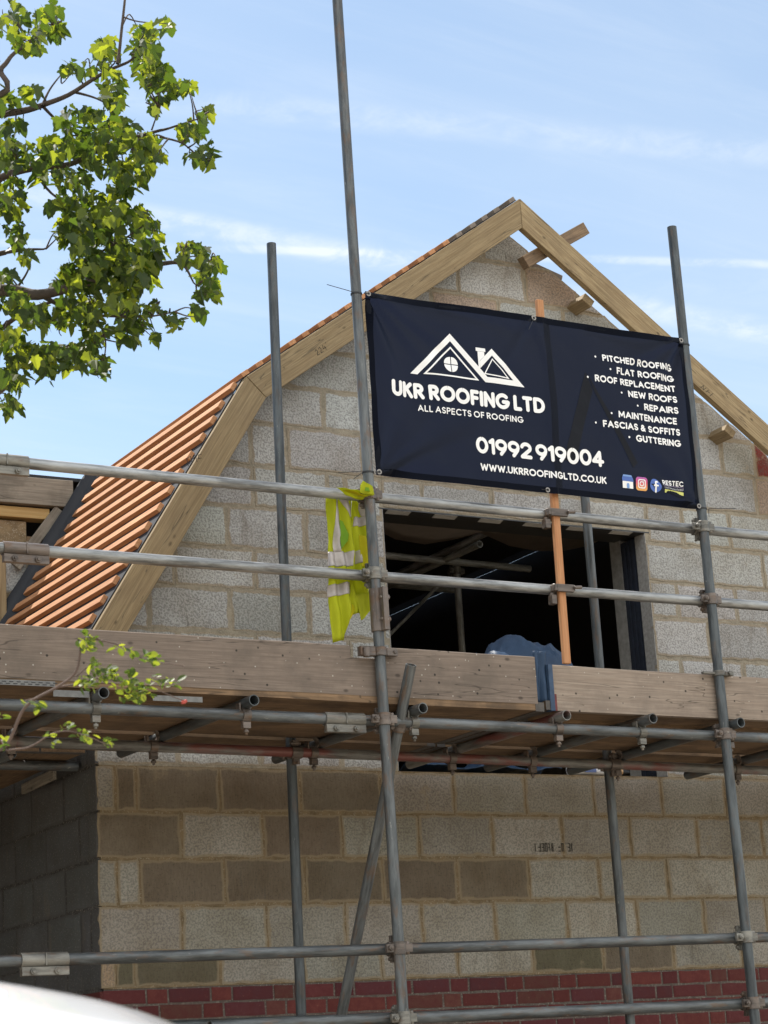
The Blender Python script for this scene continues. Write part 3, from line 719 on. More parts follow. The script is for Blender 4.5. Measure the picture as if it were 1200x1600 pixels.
# transoms
TX = [-.61, .07, .895, 1.665, 2.14, 2.665, 3.45, 4.25]
for i, x in enumerate(TX):
    zt0 = zl(l3, x)+.0487; zt1 = zl(l6, x)+.0487
    k = (zt1-zt0)/(ILY-LY)
    y0, y1 = -1.60+random.uniform(-.015, .01), -.16
    tr = tube('transom', (x, y0, zt0+k*(y0-LY)), (x, y1, zt0+k*(y1-LY)), REDTUBE if i == 3 else (GALVD if i % 2 else GALV), sc)
    put('clip', T((x, LY, zl(l3, x))), tr, COUP if i % 2 else COUPL)
    put('clip', T((x-.05, ILY, zl(l6, x-.05))), tr, COUP)
# ledger brace: high at the outer row, low at the inner row
br = tube('brace', (.832, -1.625, 3.052), (.80, -.70, 1.28), GALV, sc, label='sloping brace crossing behind the left pole')
mb = MB().ring((0, 0, 0), (0, 0, 1), .0246, .032, .022).box(-.02, .02, .026, .06, -.02, .02).box(.03, .062, -.012, .012, -.014, .020).cyl((.05, -.03, .0), (.05, .03, 0), .011, 6).cyl((-.04, -.02, 0), (-.04, .02, 0), .012, 8)
bd = (Vector((.80, -.70, 1.28))-Vector((.832, -1.625, 3.052))); pz = Vector((.832, -1.625, 3.052))+bd*((3.052-2.80)/-bd.z)
mb.out('coupler', COUP, br, frame(pz, pz+Vector((1, 0, 0)), -bd.normalized()), bevel=.002)
# return lift down the left side
for y in (.18, 1.4):
    tube('transom', (-1.62, y, 2.868), (-.02, y, 2.868), GALV, sc)
ledger((-1.25, -1.9, 2.80), (-1.25, 5, 2.80)); ledger((-.62, -.55, 2.80), (-.62, 5, 2.80), GALVD)
std((-1.29, 3.0, .03), (-1.29, 3.0, 4.0)); std((-.66, 2.2, .03), (-.66, 2.2, 4.0))

# ------------------------------------------------------------------ boards
BAND = mat_simple('band_steel', (.10, .09, .08), .8, var=.5, scale=40)
def board(p0, p1, wd, th, mat, label, side, group, band=True, name='scaffold_board', wob=.004):
    p0, p1 = Vector(p0), Vector(p1)
    o = beam(name, p0, p1, wd, th, mat, None, side, wob=wob); tag(o, label, 'scaffold board', group)
    if band:
        L = (p1-p0).length; M = WM[o.name]
        for x in (0.0, L):
            mb = MB(); e = .0022; x0, x1 = x-.022, x+.022
            x0, x1 = (x-.002, x+.045) if x == 0 else (x-.045, x+.002)
            mb.box(x0, x1, -wd/2-e, wd/2+e, th/2, th/2+e).box(x0, x1, -wd/2-e, wd/2+e, -th/2-e, -th/2).box(x0, x1, -wd/2-e, -wd/2, -th/2, th/2).box(x0, x1, wd/2, wd/2+e, -th/2, th/2)
            mb.out('end_band', BAND, o, M)
    return o
rows = [(-1.415, 'outermost board of the deck, under the toe boards'), (-1.186, 'second deck board in from the toe boards'), (-.957, 'third deck board in from the toe boards'),
        (-.735, 'deck board just outside the inner poles'), (-.44, 'deck board just inside the inner poles'), (-.21, 'deck board nearest the block wall')]
for y, lb in rows:
    for nm, x0, x1 in (('left', -2.15, 1.585), ('right', 1.60, 5.0)):
        dz = 2.914 - .0105*((x0+x1)/2-.7) + (.012 if nm == 'right' and y < -1.4 else 0)
        board((x0, y, dz+.018), (x1, y, dz-.018+(.012 if nm == 'right' else 0)), .222, .038, DECKB, 'brown %s, %s run' % (lb, nm), (0, 0, 1), 'deck boards of the scaffold lift')
for i, x in enumerate((-1.1, -.87, -.64, -.41, -.18)):
    board((x, -.05, 2.914+.002), (x, 3.85, 2.914+.002), .222, .038, DECKB, 'brown board of the side deck, %s along the left wall' % ('outermost', 'second from outside', 'middle', 'second from the wall', 'nearest the wall')[i], (0, 0, 1), 'boards of the side deck')
# toe boards on edge
def toe(p0, p1, h, th, notch=None, mat=OLDBOARD):
    p0, p1 = Vector(p0), Vector(p1); M = frame(p0, p1, (0, 0, 1)); L = (p1-p0).length; n = 50; v = []; f = []
    xs_ = [L*i/n for i in range(n+1)]
    if notch: xs_ = sorted(xs_+[notch[0], notch[0]+.001, notch[1], notch[1]+.001])
    for x in xs_:
        top = h/2+.003*mnoise.noise((x*2.2, p0.x, 0))+.0015*mnoise.noise((x*19, 3, 0)); bot = -h/2+.003*mnoise.noise((x*2, 9, 0))
        if notch and notch[0] < x <= notch[1]: top -= notch[2]
        dy = .004*mnoise.noise((x*1.5, 4, 2))
        r_ = .004
        v += [(x, -th/2+dy, bot), (x, -th/2+dy, top-r_), (x, -th/2+r_+dy, top), (x, th/2-r_+dy, top), (x, th/2+dy, top-r_), (x, th/2+dy, bot)]
    m = len(xs_)
    for i in range(m-1):
        for k in range(6): f.append((6*i+k, 6*i+6+k, 6*i+6+(k+1) % 6, 6*i+(k+1) % 6))
    f += [tuple(range(6)), tuple(range(6*m-1, 6*m-7, -1))]
    return mesh_obj('toe_board', v, f, mat, None, M)
TY = -1.51
t1 = toe((-2.3, TY, 3.056), (1.555, TY, 3.030), .222, .037, (2.3+.585, 2.3+.725, .052))
tag(t1, 'grey brown weathered toe board running off the left, notched beside the left pole', 'toe board', 'toe boards along the scaffold deck')
t2 = toe((1.625, TY-.002, 2.999), (5.1, TY-.002, 2.975), .214, .037, None, PALEBOARD)
tag(t2, 'paler toe board on the right with a blue painted end', 'toe board', 'toe boards along the scaffold deck')
BLUEP = mat_simple('blue_paint', (.035, .07, .13), .7, var=.6, scale=30); REDP = mat_simple('red_paint', (.16, .04, .04), .8, var=.6, scale=40)
M2 = WM[t2.name]
MB().box(-.002, .022, -.0205, .0205, -.108, .1085).out('painted_end', BLUEP, t2, M2)
MB().box(.0225, .034, -.0196, .0196, -.108, -.03).out('painted_end', REDP, t2, M2)
# perforated and plain metal straps nailed to the outer edge of the deck
PL = mat_simple('strap_zinc', (.19, .187, .178), .5, .5, var=.5, scale=40)
mb = MB().box(-1.35, -.79, -1.5335, -1.5315, 2.908, 2.930)
strap = thing('metal_strap', 'perforated zinc strap on the deck edge at far left', 'strap', (-1.0, -1.533, 2.9), 'zinc straps on the deck edge')
mb.out('plate', PL, strap)
mb = MB()
for i in range(18):
    for k in range(2): mb.box(-1.34+i*.031+k*.014, -1.322+i*.031+k*.014, -1.5341, -1.5337, 2.912+k*.008, 2.916+k*.008)
mb.out('slots', TIE, strap)
tag(MB().box(-.80, -.645, -1.536, -1.5335, 2.868, 2.895).out('metal_strap', PL), 'short plain zinc strap behind the thorny twig', 'strap', 'zinc straps on the deck edge')
tag(MB().box(-.365, -.14, -1.536, -1.5335, 2.866, 2.889).out('metal_strap', PL), 'longer plain zinc strap right of the thorny twig', 'strap', 'zinc straps on the deck edge')
o = beam('timber_offcut', (-.12, .22, 2.835), (-.12, .66, 2.825), .02, .05, GREYBOARD); tag(o, 'grey offcut of batten lodged beside the dark side wall', 'timber offcut')
# upright batten tied to both rails
ub = beam('upright_batten', (1.724, -1.5405, 3.112), (1.742, -1.5405, 4.915), .038, .022, BATTEN, None, (0, -1, 0)); tag(ub, 'orange new batten standing upright behind the banner and clamped to both rails', 'batten')
for l in (l1, l2):
    z_ = zl(l, 1.735); m = MB().ring((0, 0, 0), (1, 0, 0), .0246, .031, .030).box(-.045, .050, -.062, -.0465, -.020, .016).box(-.058, -.028, -.060, .01, -.016, .016).box(.03, .056, -.060, .01, -.012, .016)
    m.cyl((.045, -.07, 0), (.085, -.07, .004), .009, 8).cyl((-.052, -.02, -.06), (-.052, -.02, -.02), .012, 8).box(-.062, -.034, -.035, .0, -.075, -.03)
    m.out('coupler', COUP, l, T((1.735, LY, z_)), bevel=.002)

# ------------------------------------------------------------------ scaffold inside the room
INTUBE = mat_tube('inner_tube', (.50, .51, .49), .25, 0., .15)
isc = thing('inner_scaffold', 'scaffold tubes standing inside the dark room behind the window hole', 'scaffold', (3.75, 2.3, 2.8))
tube('standard', (3.724, 2.5, 2.81), (3.724, 2.5, 4.80), INTUBE, isc)
tube('ledger', (1.2, 2.45, 4.74), (4.3, 2.45, 4.70), INTUBE, isc)
tube('transom', (3.70, 1.97, 4.815), (3.70, 4.6, 4.815), INTUBE, isc); tube('transom', (3.605, 2.0, 4.716), (3.605, 4.6, 4.716), INTUBE, isc)
tube('ledger', (1.2, 3.6, 4.86), (4.4, 3.6, 4.82), INTUBE, isc)
mb = MB(); mb.v, mb.f = list(CP.v), list(CP.f); mb.out('coupler', COUPL, isc, T((3.724, 2.5, 4.66)), bevel=.0012)
tube('brace', (2.6, 2.8, 3.6), (3.75, 2.8, 4.62), INTUBE, isc, r=.012)

# ------------------------------------------------------------------ banner
bn = thing('advert_banner', 'navy vinyl roofing banner with white lettering tied between two scaffold poles', 'banner', (1.66, -1.56, 3.93))
BW, BH = 1.832, .884; BX, BZ, BY = .746, 3.928, -1.575
CREASE = [(0, .884, R(-28), .55, .016), (0, .884, R(-52), .45, -.014), (0, .884, R(-72), .4, .012), (1.832, .884, R(205), .5, .014), (1.832, .884, R(240), .4, -.012), (0, 0, R(25), .5, .014), (0, 0, R(50), .35, -.010),
          (1.832, 0, R(160), .45, .012), (1.832, 0, R(118), .35, .010), (.925, .884, R(-75), .3, .008), (.925, .884, R(-125), .35, .009), (.925, 0, R(60), .3, .007), (.35, .86, R(-8), .6, -.008), (1.2, .86, R(-5), .5, -.008)]
def bz(u, v):
    r1 = math.hypot(u, BH-v); r2 = math.hypot(u, v); r3 = math.hypot(BW-u, v); r4 = math.hypot(BW-u, BH-v)
    w_ = 0
    for r_, a, s_ in ((r1, math.atan2(BH-v, u), 1.0), (r2, math.atan2(v, u), .8), (r3, math.atan2(v, BW-u), .55), (r4, math.atan2(BH-v, BW-u), .6)):
        w_ += s_*.014*math.sin(a*12+1.3*s_)*math.exp(-r_/.45)*min(1, r_/.08)
    w_ += .012*mnoise.noise((u*2.1, v*2.4, 3.3))+.007*mnoise.noise((u*4+v*5, v*4-u*2, 8.1))+0.0012*mnoise.noise((u*15+v*9, v*10, 2.1))
    w_ -= .005*math.exp(-((u-.985)/.018)**2)
    w_ -= .008*math.sin(math.pi*u/BW)*math.sin(math.pi*v/BH)
    for (cu, cv, an, L_, k_) in CREASE:
        du, dv = u-cu, v-cv; t_ = du*math.cos(an)+dv*math.sin(an); d_ = -du*math.sin(an)+dv*math.cos(an)
        if t_ > 0: w_ -= k_*math.exp(-(d_/(.010+.05*t_))**2)*math.exp(-(t_/L_)**2)*min(1, t_/.05)
    return min(.016, w_)
def bpt(u, v, o=0.):
    sag = -.012*(u/BW)*(1-v/BH) + .004*math.sin(math.pi*u/BW*2)*(1 if v > BH/2 else .7)*0
    return (BX+u-.010*(v/BH)*0, BY+bz(u, v)-o, BZ+v+sag)
NAVY = mat_cloth('banner_vinyl', (.0028, .0048, .0125), (.013, .019, .044), .36, .45, 700, .25, .0, .17)
v = []; f = []; nu, nv = 110, 54
for j in range(nv+1):
    for i in range(nu+1):
        u, vv = BW*i/nu, BH*j/nv
        # edges pulled in a little between the ties
        e = .007*math.sin(math.pi*(vv/BH)); uu = u + e*(1-2*u/BW)*(abs(1-2*u/BW) > .96)
        v.append(bpt(uu, vv))
for j in range(nv):
    for i in range(nu): f.append((j*(nu+1)+i, j*(nu+1)+i+1, (j+1)*(nu+1)+i+1, (j+1)*(nu+1)+i))
sheet_o = mesh_obj('banner_sheet', v, f, NAVY, bn, smooth=True)
def strip_on(u0, u1, v0, v1, o=.0012, n=60):
    mb = MB(); 
    if u1-u0 > v1-v0: pts = [(u0+(u1-u0)*i/n, v0, u0+(u1-u0)*i/n, v1) for i in range(n+1)]
    else: pts = [(u0, v0+(v1-v0)*i/n, u1, v0+(v1-v0)*i/n) for i in range(n+1)]
    vv = [];
    for a, b_, c, d in pts: vv += [bpt(a, b_, o), bpt(c, d, o)]
    mb.add(vv, [(2*i, 2*i+1, 2*i+3, 2*i+2) for i in range(n)]); return mb
HEM = mat_cloth('banner_hem', (.0025, .004, .010), (.004, .007, .016), .12, .6, 700, .2, .0, .07)
hm = strip_on(.006, BW-.006, BH-.032, BH-.001); h2 = strip_on(.006, BW-.006, .001, .030); hm.add(h2.v, h2.f)
for q in (strip_on(.001, .028, .0305, BH-.0325), strip_on(BW-.028, BW-.001, .0305, BH-.0325)): hm.add(q.v, q.f)
hm.out('hem', HEM, bn)
# eyelets and cable ties
for (u, vv) in ((.013, BH-.014), (.013, .014), (BW-.014, BH-.014), (BW-.014, .014), (.925, BH-.014), (.925, .014)):
    p = Vector(bpt(u, vv, .004)); MB().ring(p, (0, 1, 0), .006, .0125, .0016, 16).out('eyelet', STEEL, bn, smooth=False)
def wire(pts, r, name, mat, parent):
    m = MB()
    for a, b_ in zip(pts, pts[1:]): m.cyl(a, b_, r, 6)
    return m.out(name, mat, parent)
for z_, xq, sgn in ((BZ+BH-.014, xs(sL, 4.8), -1), (BZ+.012, xs(sL, 3.94), -1), (BZ+BH-.03, xs(sR, 4.79), 1), (BZ-.002, xs(sR, 3.92), 1)):
    m = MB().ring((xq, OY, z_), (0, 0, 1), .0246, .0275, .0035); m.box(xq-sgn*.026, xq-sgn*.05, OY-.028, OY-.024, z_-.003, z_+.003)
    e = Vector((xq+sgn*.03, OY-.02, z_))
    if not (sgn > 0 and z_ > 4.2): m.cyl(e, e+Vector((sgn*.15, -.03, -.03 if sgn < 0 and z_ < 4.2 else .004)), .0016, 6)
    if z_ < 4.2: m.cyl(e, e+Vector((-sgn*.02 if sgn > 0 else -.07, -.02, -.05)), .0018, 6)
    m.out('cable_tie', TIE, bn)
for (u, vv) in ((.925, BH-.014), (.925, .014)):
    p = Vector(bpt(u, vv, .006)); wire([p, p+Vector((-.045, -.012, -.005 if vv < .1 else -.07))], .0016, 'cable_tie', TIE, bn)

# stroke lettering, drawn straight onto the sheet
def arc(cx_, cy_, rx, ry, a0, a1, n=18): return [(cx_+rx*math.cos(R(a0+(a1-a0)*i/n)), cy_+ry*math.sin(R(a0+(a1-a0)*i/n))) for i in range(n+1)]
def S_(w_): return arc(w_/2, .745, w_/2, .255, 35, 270, 14)+arc(w_/2, .245, w_/2, .245, 90, -150, 14)
G = {
 'A': (.86, [[(0, 0), (.43, 1), (.86, 0)], [(.16, .32), (.70, .32)]]),
 'B': (.6, [[(.3, .53), (0, .53), (0, 1), (.3, 1)]+arc(.3, .765, .24, .235, 90, -90), [(0, .5), (0, 0), (.32, 0)]+arc(.32, .26, .28, .26, -90, 90)]),
 'C': (.85, [arc(.5, .5, .5, .5, 48, 312, 26)]),
 'D': (.74, [[(0, 0), (0, 1), (.26, 1)]+arc(.26, .5, .48, .5, 90, -90, 22)+[(0, 0)]]),
 'E': (.5, [[(.5, 1), (0, 1), (0, 0), (.5, 0)], [(0, .5), (.46, .5)]]),
 'F': (.5, [[(.5, 1), (0, 1), (0, 0)], [(0, .5), (.45, .5)]]),
 'G': (.95, [arc(.5, .5, .5, .5, 48, 352, 28)+[(.97, .45), (.58, .45)]]),
 'H': (.7, [[(0, 0), (0, 1)], [(.7, 0), (.7, 1)], [(0, .5), (.7, .5)]]),
 'I': (0., [[(0, 0), (0, 1)]]),
 'K': (.62, [[(0, 0), (0, 1)], [(.58, 1), (.04, .48)], [(.2, .6), (.62, 0)]]),
 'L': (.46, [[(0, 1), (0, 0), (.46, 0)]]),
 'M': (.9, [[(0, 0), (.04, 1), (.45, .25), (.86, 1), (.9, 0)]]),
 'N': (.7, [[(0, 0), (0, 1), (.7, 0), (.7, 1)]]),
 'O': (1., [arc(.5, .5, .5, .5, 90, 450, 36)]),
 'P': (.56, [[(0, 0), (0, 1), (.28, 1)]+arc(.28, .74, .28, .26, 90, -90)+[(.0, .48)]]),
 'R': (.6, [[(0, 0), (0, 1), (.28, 1)]+arc(.28, .74, .28, .26, 90, -90)+[(.0, .48)], [(.26, .48), (.6, 0)]]),
 'S': (.54, [S_(.54)]),
 'T': (.62, [[(0, 1), (.62, 1)], [(.31, 1), (.31, 0)]]),
 'U': (.66, [[(0, 1), (0, .33)]+arc(.33, .33, .33, .33, 180, 360, 18)+[(.66, 1)]]),
 'W': (1.15, [[(0, 1), (.29, 0), (.575, .9), (.86, 0), (1.15, 1)]]),
 '&': (.75, [[(.72, 0), (.2, .66)]+arc(.34, .80, .2, .2, 215, -40, 14)+[(.16, .46)]+arc(.28, .26, .28, .26, 120, 300, 14)+[(.72, .42)]]),
 '0': (.64, [arc(.32, .5, .32, .5, 90, 450, 32)]),
 '1': (.2, [[(0, .82), (.2, 1), (.2, 0)]]),
 '2': (.6, [arc(.3, .70, .3, .30, 165, -25, 16)+[(.0, 0), (.62, 0)]]),
 '4': (.66, [[(.48, 0), (.48, 1), (0, .28), (.66, .28)]]),
 '9': (.64, [arc(.32, .68, .32, .32, 0, 360, 26), [(.63, .62), (.58, .42), (.30, 0)]]),
 '.': (0., [[(0, 0), (.0, .012)]]),
 '*': (0., [[(0, .5), (0, .512)]]),
 ' ': (.28, []),
 'r': (.3, [[(0, 0), (0, .62)], arc(.3, .32, .3, .3, 170, 90, 6)]), 'o': (.5, [arc(.25, .31, .25, .31, 0, 360, 16)]), 'f': (.3, [[(.1, 0), (.1, .8), (.2, 1), (.34, 1)], [(-.05, .6), (.3, .6)]]),
 'i': (0., [[(0, 0), (0, .62)], [(0, .9), (0, .91)]]), 'n': (.45, [[(0, 0), (0, .62)], arc(.225, .38, .225, .24, 180, 0, 8)+[(.45, 0)]]),
 'g': (.5, [arc(.25, .34, .25, .28, 0, 360, 16), [(.5, .6), (.5, -.1), (.3, -.28), (.05, -.2)]]), 's': (.4, [[(.4, .55), (.2, .62), (.02, .47), (.38, .2), (.2, 0), (0, .08)]]),
 'y': (.5, [[(0, .62), (.25, 0)], [(.5, .62), (.15, -.28)]]), 't': (.3, [[(.12, .85), (.12, .1), (.3, 0)], [(-.05, .62), (.3, .62)]]), 'e': (.5, [[(.02, .33), (.5, .33)]+arc(.25, .31, .25, .31, 5, 320, 14)]),
 'm': (.7, [[(0, 0), (0, .62)], arc(.175, .42, .175, .2, 180, 0, 6)+[(.35, 0)], arc(.525, .42, .175, .2, 180, 0, 6)+[(.7, 0)]])}
def ribbon(mb, pts, half, o, fine=.02):
    P = [Vector(p) for p in pts]; Q = [P[0]]
    for a, b_ in zip(P, P[1:]):
        n = max(1, int((b_-a).length/fine))
        for k in range(1, n+1): Q.append(a+(b_-a)*(k/n))
    # split at sharp corners so that each run is a clean ribbon
    runs = [[Q[0]]]
    for i in range(1, len(Q)):
        runs[-1].append(Q[i])
        if i < len(Q)-1:
            d0 = (Q[i]-Q[i-1]).normalized(); d1 = (Q[i+1]-Q[i]).normalized()
            if d0.dot(d1) < .62: runs.append([Q[i]])
    for r_ in runs:
        o += .00012; L, Rr = [], []
        for i, p in enumerate(r_):
            d = (r_[min(i+1, len(r_)-1)]-r_[max(i-1, 0)])
            if d.length < 1e-9: d = Vector((1, 0))
            d.normalize(); nn = Vector((-d.y, d.x)); L.append(p+nn*half); Rr.append(p-nn*half)
        closed = (r_[0]-r_[-1]).length < 1e-6
        ring = []
        d = (r_[-1]-r_[-2]).normalized()
        a = math.atan2(d.y, d.x)
        b0 = len(mb.v); n = len(r_)
        mb.v += [bpt(p.x, p.y, o) for p in L]+[bpt(p.x, p.y, o) for p in Rr]
        mb.f += [(b0+i, b0+n+i, b0+n+i+1, b0+i+1) for i in range(n-1)]
        if not closed:
            for p, ang, i0, i1 in ((r_[-1], a, n-1, 2*n-1), (r_[0], math.atan2(*(r_[0]-r_[1]).normalized().yx), n, 0)):
                c0 = len(mb.v); cap = [(p.x+half*math.cos(ang+math.pi/2-math.pi*k/8), p.y+half*math.sin(ang+math.pi/2-math.pi*k/8)) for k in range(1, 8)]
                mb.v += [bpt(x, y, o) for x, y in cap]; mb.f.append(tuple([b0+i1]+list(range(c0+6, c0-1, -1))+[b0+i0]))
    return o
def text(s, u0, u1, v0, cap, t_, gap, label=None, mat=WHITEV, name='lettering', parent=None, sp=.28):
    """cap-height 'cap', stroke t_ (fraction of cap); widths scaled to run exactly from u0 to u1"""
    T_ = t_*cap; H = cap-T_; n = len(s); wsum = 0; fixed = 0
    for i, ch in enumerate(s):
        if ch == ' ': fixed += sp*cap
        else:
            wsum += G[ch][0]*H; fixed += T_
            if i < n-1 and s[i+1] != ' ': fixed += gap*cap
    k = (u1-u0-fixed)/max(wsum, 1e-6); x = u0; mb = MB(); o = .003
    for i, ch in enumerate(s):
        if ch == ' ': x += sp*cap; continue
        w_, st = G[ch]
        for q in st:
            o2 = ribbon(mb, [(x+T_/2+a*H*k, v0+T_/2+b_*H) for a, b_ in q], T_/2*(1.35 if ch == '*' else 1), o); o = o2 if o2 < .005 else .003
        x += w_*H*k+T_+(gap*cap if i < n-1 and s[i+1] != ' ' else 0)
    return mb.out(name, mat, parent or bn, label=label)
text('UKR ROOFING LTD', .104, .942, .388, .077, .245, .045, 'large white company name lettering', sp=.30)
text('ALL ASPECTS OF ROOFING', .243, .816, .330, .031, .18, .16, 'small white slogan lettering', sp=.42)
text('01992 919004', .536, 1.262, .155, .080, .225, .04, 'large white phone number', sp=.26)
text('WWW.UKRROOFINGLTD.CO.UK', .556, 1.27, .074, .0345, .215, .09, 'white web address')
for s_, u0, u1, v0 in (('PITCHED ROOFING', 1.310, 1.743, .698), ('FLAT ROOFING', 1.389, 1.743, .641), ('ROOF REPLACEMENT', 1.251, 1.742, .586), ('NEW ROOFS', 1.447, 1.742, .529),
                       ('REPAIRS', 1.537, 1.742, .472), ('MAINTENANCE', 1.373, 1.727, .416), ('FASCIAS & SOFFITS', 1.278, 1.740, .360), ('GUTTERING', 1.465, 1.740, .304)):
    text(s_, u0, u1, v0, .0345, .225, .10, 'white list line ' + s_.lower(), sp=.52)
    text('*', u0-.044, u0-.037, v0+.0005, .0345, .22, .1, name='bullet')
def poly_on(pts, mat, name, parent=None, o=.0030, label=None):
    mb = MB(); mb.v = [bpt(a, b_, o) for a, b_ in pts]; mb.f = [tuple(range(len(pts)))]
    return mb.out(name, mat, parent or bn, label=label)
def joinpolys(polys, mat, name, parent=None, o=.0034, label=None):
    mb = MB()
    for p in polys:
        b0 = len(mb.v)
        if len(p) != 4 or max(math.dist(p[0], q) for q in p) < .02:
            mb.v += [bpt(a, b_, o) for a, b_ in p]; mb.f.append(tuple(range(b0, b0+len(p)))); continue
        q = [Vector(x) for x in p]; n = 12
        for j in range(n+1):
            for i in range(n+1):
                e = (q[0].lerp(q[1], i/n)).lerp(q[3].lerp(q[2], i/n), j/n); mb.v.append(bpt(e.x, e.y, o))
        for j in range(n):
            for i in range(n): k = b0+j*(n+1)+i; mb.f.append((k, k+1, k+n+2, k+n+1))
    return mb.out(name, mat, parent or bn, label=label)
lg = joinpolys([
    [(.215, .509), (.254, .509), (.436, .690), (.436, .727)], [(.436, .727), (.436, .690), (.619, .510), (.630, .536), (.592, .574)],
    [(.619, .510), (.837, .509), (.776, .536), (.630, .536)], [(.837, .509), (.664, .680), (.663, .646), (.776, .536)],
    [(.664, .680), (.593, .610), (.593, .575), (.663, .646)],
    [(.584, .581), (.5925, .574), (.5925, .611), (.621, .6385), (.621, .658), (.584, .658)], [(.575, .659), (.628, .659), (.628, .676), (.575, .676)]], WHITEV, 'roof_logo', label='white emblem of two gables with a chimney')
def outline(pts, t_):
    out_ = []; c = [sum(p[0] for p in pts)/3, sum(p[1] for p in pts)/3]
    A = [Vector(p) for p in pts]; n = len(A); I = []
    for i in range(n):
        a, b_, d = A[i-1], A[i], A[(i+1) % n]; e0 = (b_-a).normalized(); e1 = (d-b_).normalized(); n0 = Vector((-e0.y, e0.x)); n1 = Vector((-e1.y, e1.x))
        if (Vector(c)-b_).dot(n0) < 0: n0 = -n0
        if (Vector(c)-b_).dot(n1) < 0: n1 = -n1
        I.append(isect(b_+n0*t_, e0, b_+n1*t_, e1))
    return [[tuple(A[i]), tuple(A[(i+1) % n]), tuple(I[(i+1) % n]), tuple(I[i])] for i in range(n)]
joinpolys(outline([(.284, .514), (.585, .514), (.435, .663)], .0075)+outline([(.612, .549), (.755, .5405), (.663, .632)], .0055), WHITEV, 'logo_outline', lg)
joinpolys([[(.436+sx*.0022, .5765+sy*.0022)]+[(.436+sx*.0022+.035*sx*math.cos(R(a)), .5765+sy*.0022+.035*sy*math.sin(R(a))) for a in range(0, 91, 10)] for sx in (-1, 1) for sy in (-1, 1)], WHITEV, 'logo_window', lg)
# app icons and the supplier mark
def rrect(x0, x1, y0, y1, r, n=6):
    p = []
    for cx_, cy_, a in ((x1-r, y1-r, 0), (x0+r, y1-r, 90), (x0+r, y0+r, 180), (x1-r, y0+r, 270)): p += [(cx_+r*math.cos(R(a+90*i/n)), cy_+r*math.sin(R(a+90*i/n))) for i in range(n+1)]
    return p
circ = lambda cx_, cy_, r, n=28: [(cx_+r*math.cos(2*math.pi*i/n), cy_+r*math.sin(2*math.pi*i/n)) for i in range(n)]
def annulus(p, q): n = len(p); return [[p[i], p[(i+1) % n], q[(i+1) % n], q[i]] for i in range(n)]
IBL = mat_simple('icon_blue', (.06, .13, .42), .5, var=.1); ISK = mat_simple('icon_sky', (.18, .32, .62), .5, var=.1); 
def mat_icon():
    m, t, b, o = newmat('icon_gradient'); c = N(t, 'ShaderNodeTexCoord'); s_ = N(t, 'ShaderNodeSeparateXYZ'); t.links.new(c.outputs['Object'], s_.inputs[0])
    f1 = rng(t, s_.outputs[2], BZ+.06, BZ+.125, 0, 1, False); r_ = N(t, 'ShaderNodeValToRGB'); t.links.new(f1, r_.inputs[0])
    e = r_.color_ramp.elements; e[0].color = (.75, .36, .09, 1); e[1].color = (.32, .10, .42, 1); k = e.new(.5); k.color = (.68, .09, .16, 1)
    set_(b, base=r_.outputs[0], rough=.5); return m
ic = poly_on([(1.366, .066), (1.428, .066), (1.428, .100), (1.366, .100)], WHITEV, 'shop_icon', o=.003)
poly_on([(1.364, .101), (1.430, .099), (1.429, .113), (1.418, .130), (1.371, .131), (1.363, .115)], IBL, 'icon_awning', ic, .0036)
poly_on([(1.3665, .123), (1.4225, .122), (1.418, .1305), (1.371, .1315)], ISK, 'icon_awning', ic, .0042)
poly_on([(1.390, .0665), (1.405, .0665), (1.405, .084)]+[(1.3975+.0075*math.cos(R(a)), .084+.0075*math.sin(R(a))) for a in range(10, 180, 20)]+[(1.390, .084)], ISK, 'icon_door', ic, .0042)
ic = poly_on(rrect(1.445, 1.511, .061, .127, .014), mat_icon(), 'camera_icon', o=.003)
joinpolys(annulus(rrect(1.456, 1.500, .072, .116, .010), rrect(1.461, 1.495, .077, .111, .007))+annulus(circ(1.478, .094, .0125), circ(1.478, .094, .0080))+[circ(1.4885, .1045, .0024, 10)], WHITEV, 'camera_outline', ic, .0042)
ic = poly_on(circ(1.560, .094, .0335, 40), IBL, 'letter_icon', o=.003)
mbq = MB(); ribbon(mbq, [(1.559, .0625), (1.559, .104)]+[(1.5655-.0065*math.cos(R(a)), .104+.0085*math.sin(R(a))) for a in range(15, 91, 15)]+[(1.573, .1125)], .0048, .0040, .004); ribbon(mbq, [(1.5505, .092), (1.5705, .092)], .0042, .0044, .004)
mbq.out('icon_letter', WHITEV, ic)
text('RESTEC', 1.611, 1.735, .104, .025, .20, .10, 'small white supplier name'); text('roofing systems', 1.613, 1.735, .083, .0145, .15, .16, 'tiny supplier tagline', mat_simple('grey_print', (.45, .44, .46), .6), sp=.3)
poly_on([(1.611, .0975), (1.737, .0965), (1.737, .0985), (1.611, .0995)], mat_simple('rule_print', (.34, .28, .40), .6), 'supplier_rule')
poly_on([(1.611, .063), (1.738, .061), (1.738, .077), (1.611, .079)], mat_simple('yellow_print', (.62, .62, .16), .5, var=.1), 'supplier_bar')
# faint darker printed gables on the right half of the sheet
FAINT = mat_simple('faint_print', (.003, .004, .008), .6, spec=.2, var=.1)
joinpolys([[(1.03, .17), (1.10, .17), (1.235, .54), (1.20, .63)], [(1.205, .63), (1.245, .53), (1.44, .17), (1.47, .20)]], FAINT, 'faint_emblem', o=.0016)

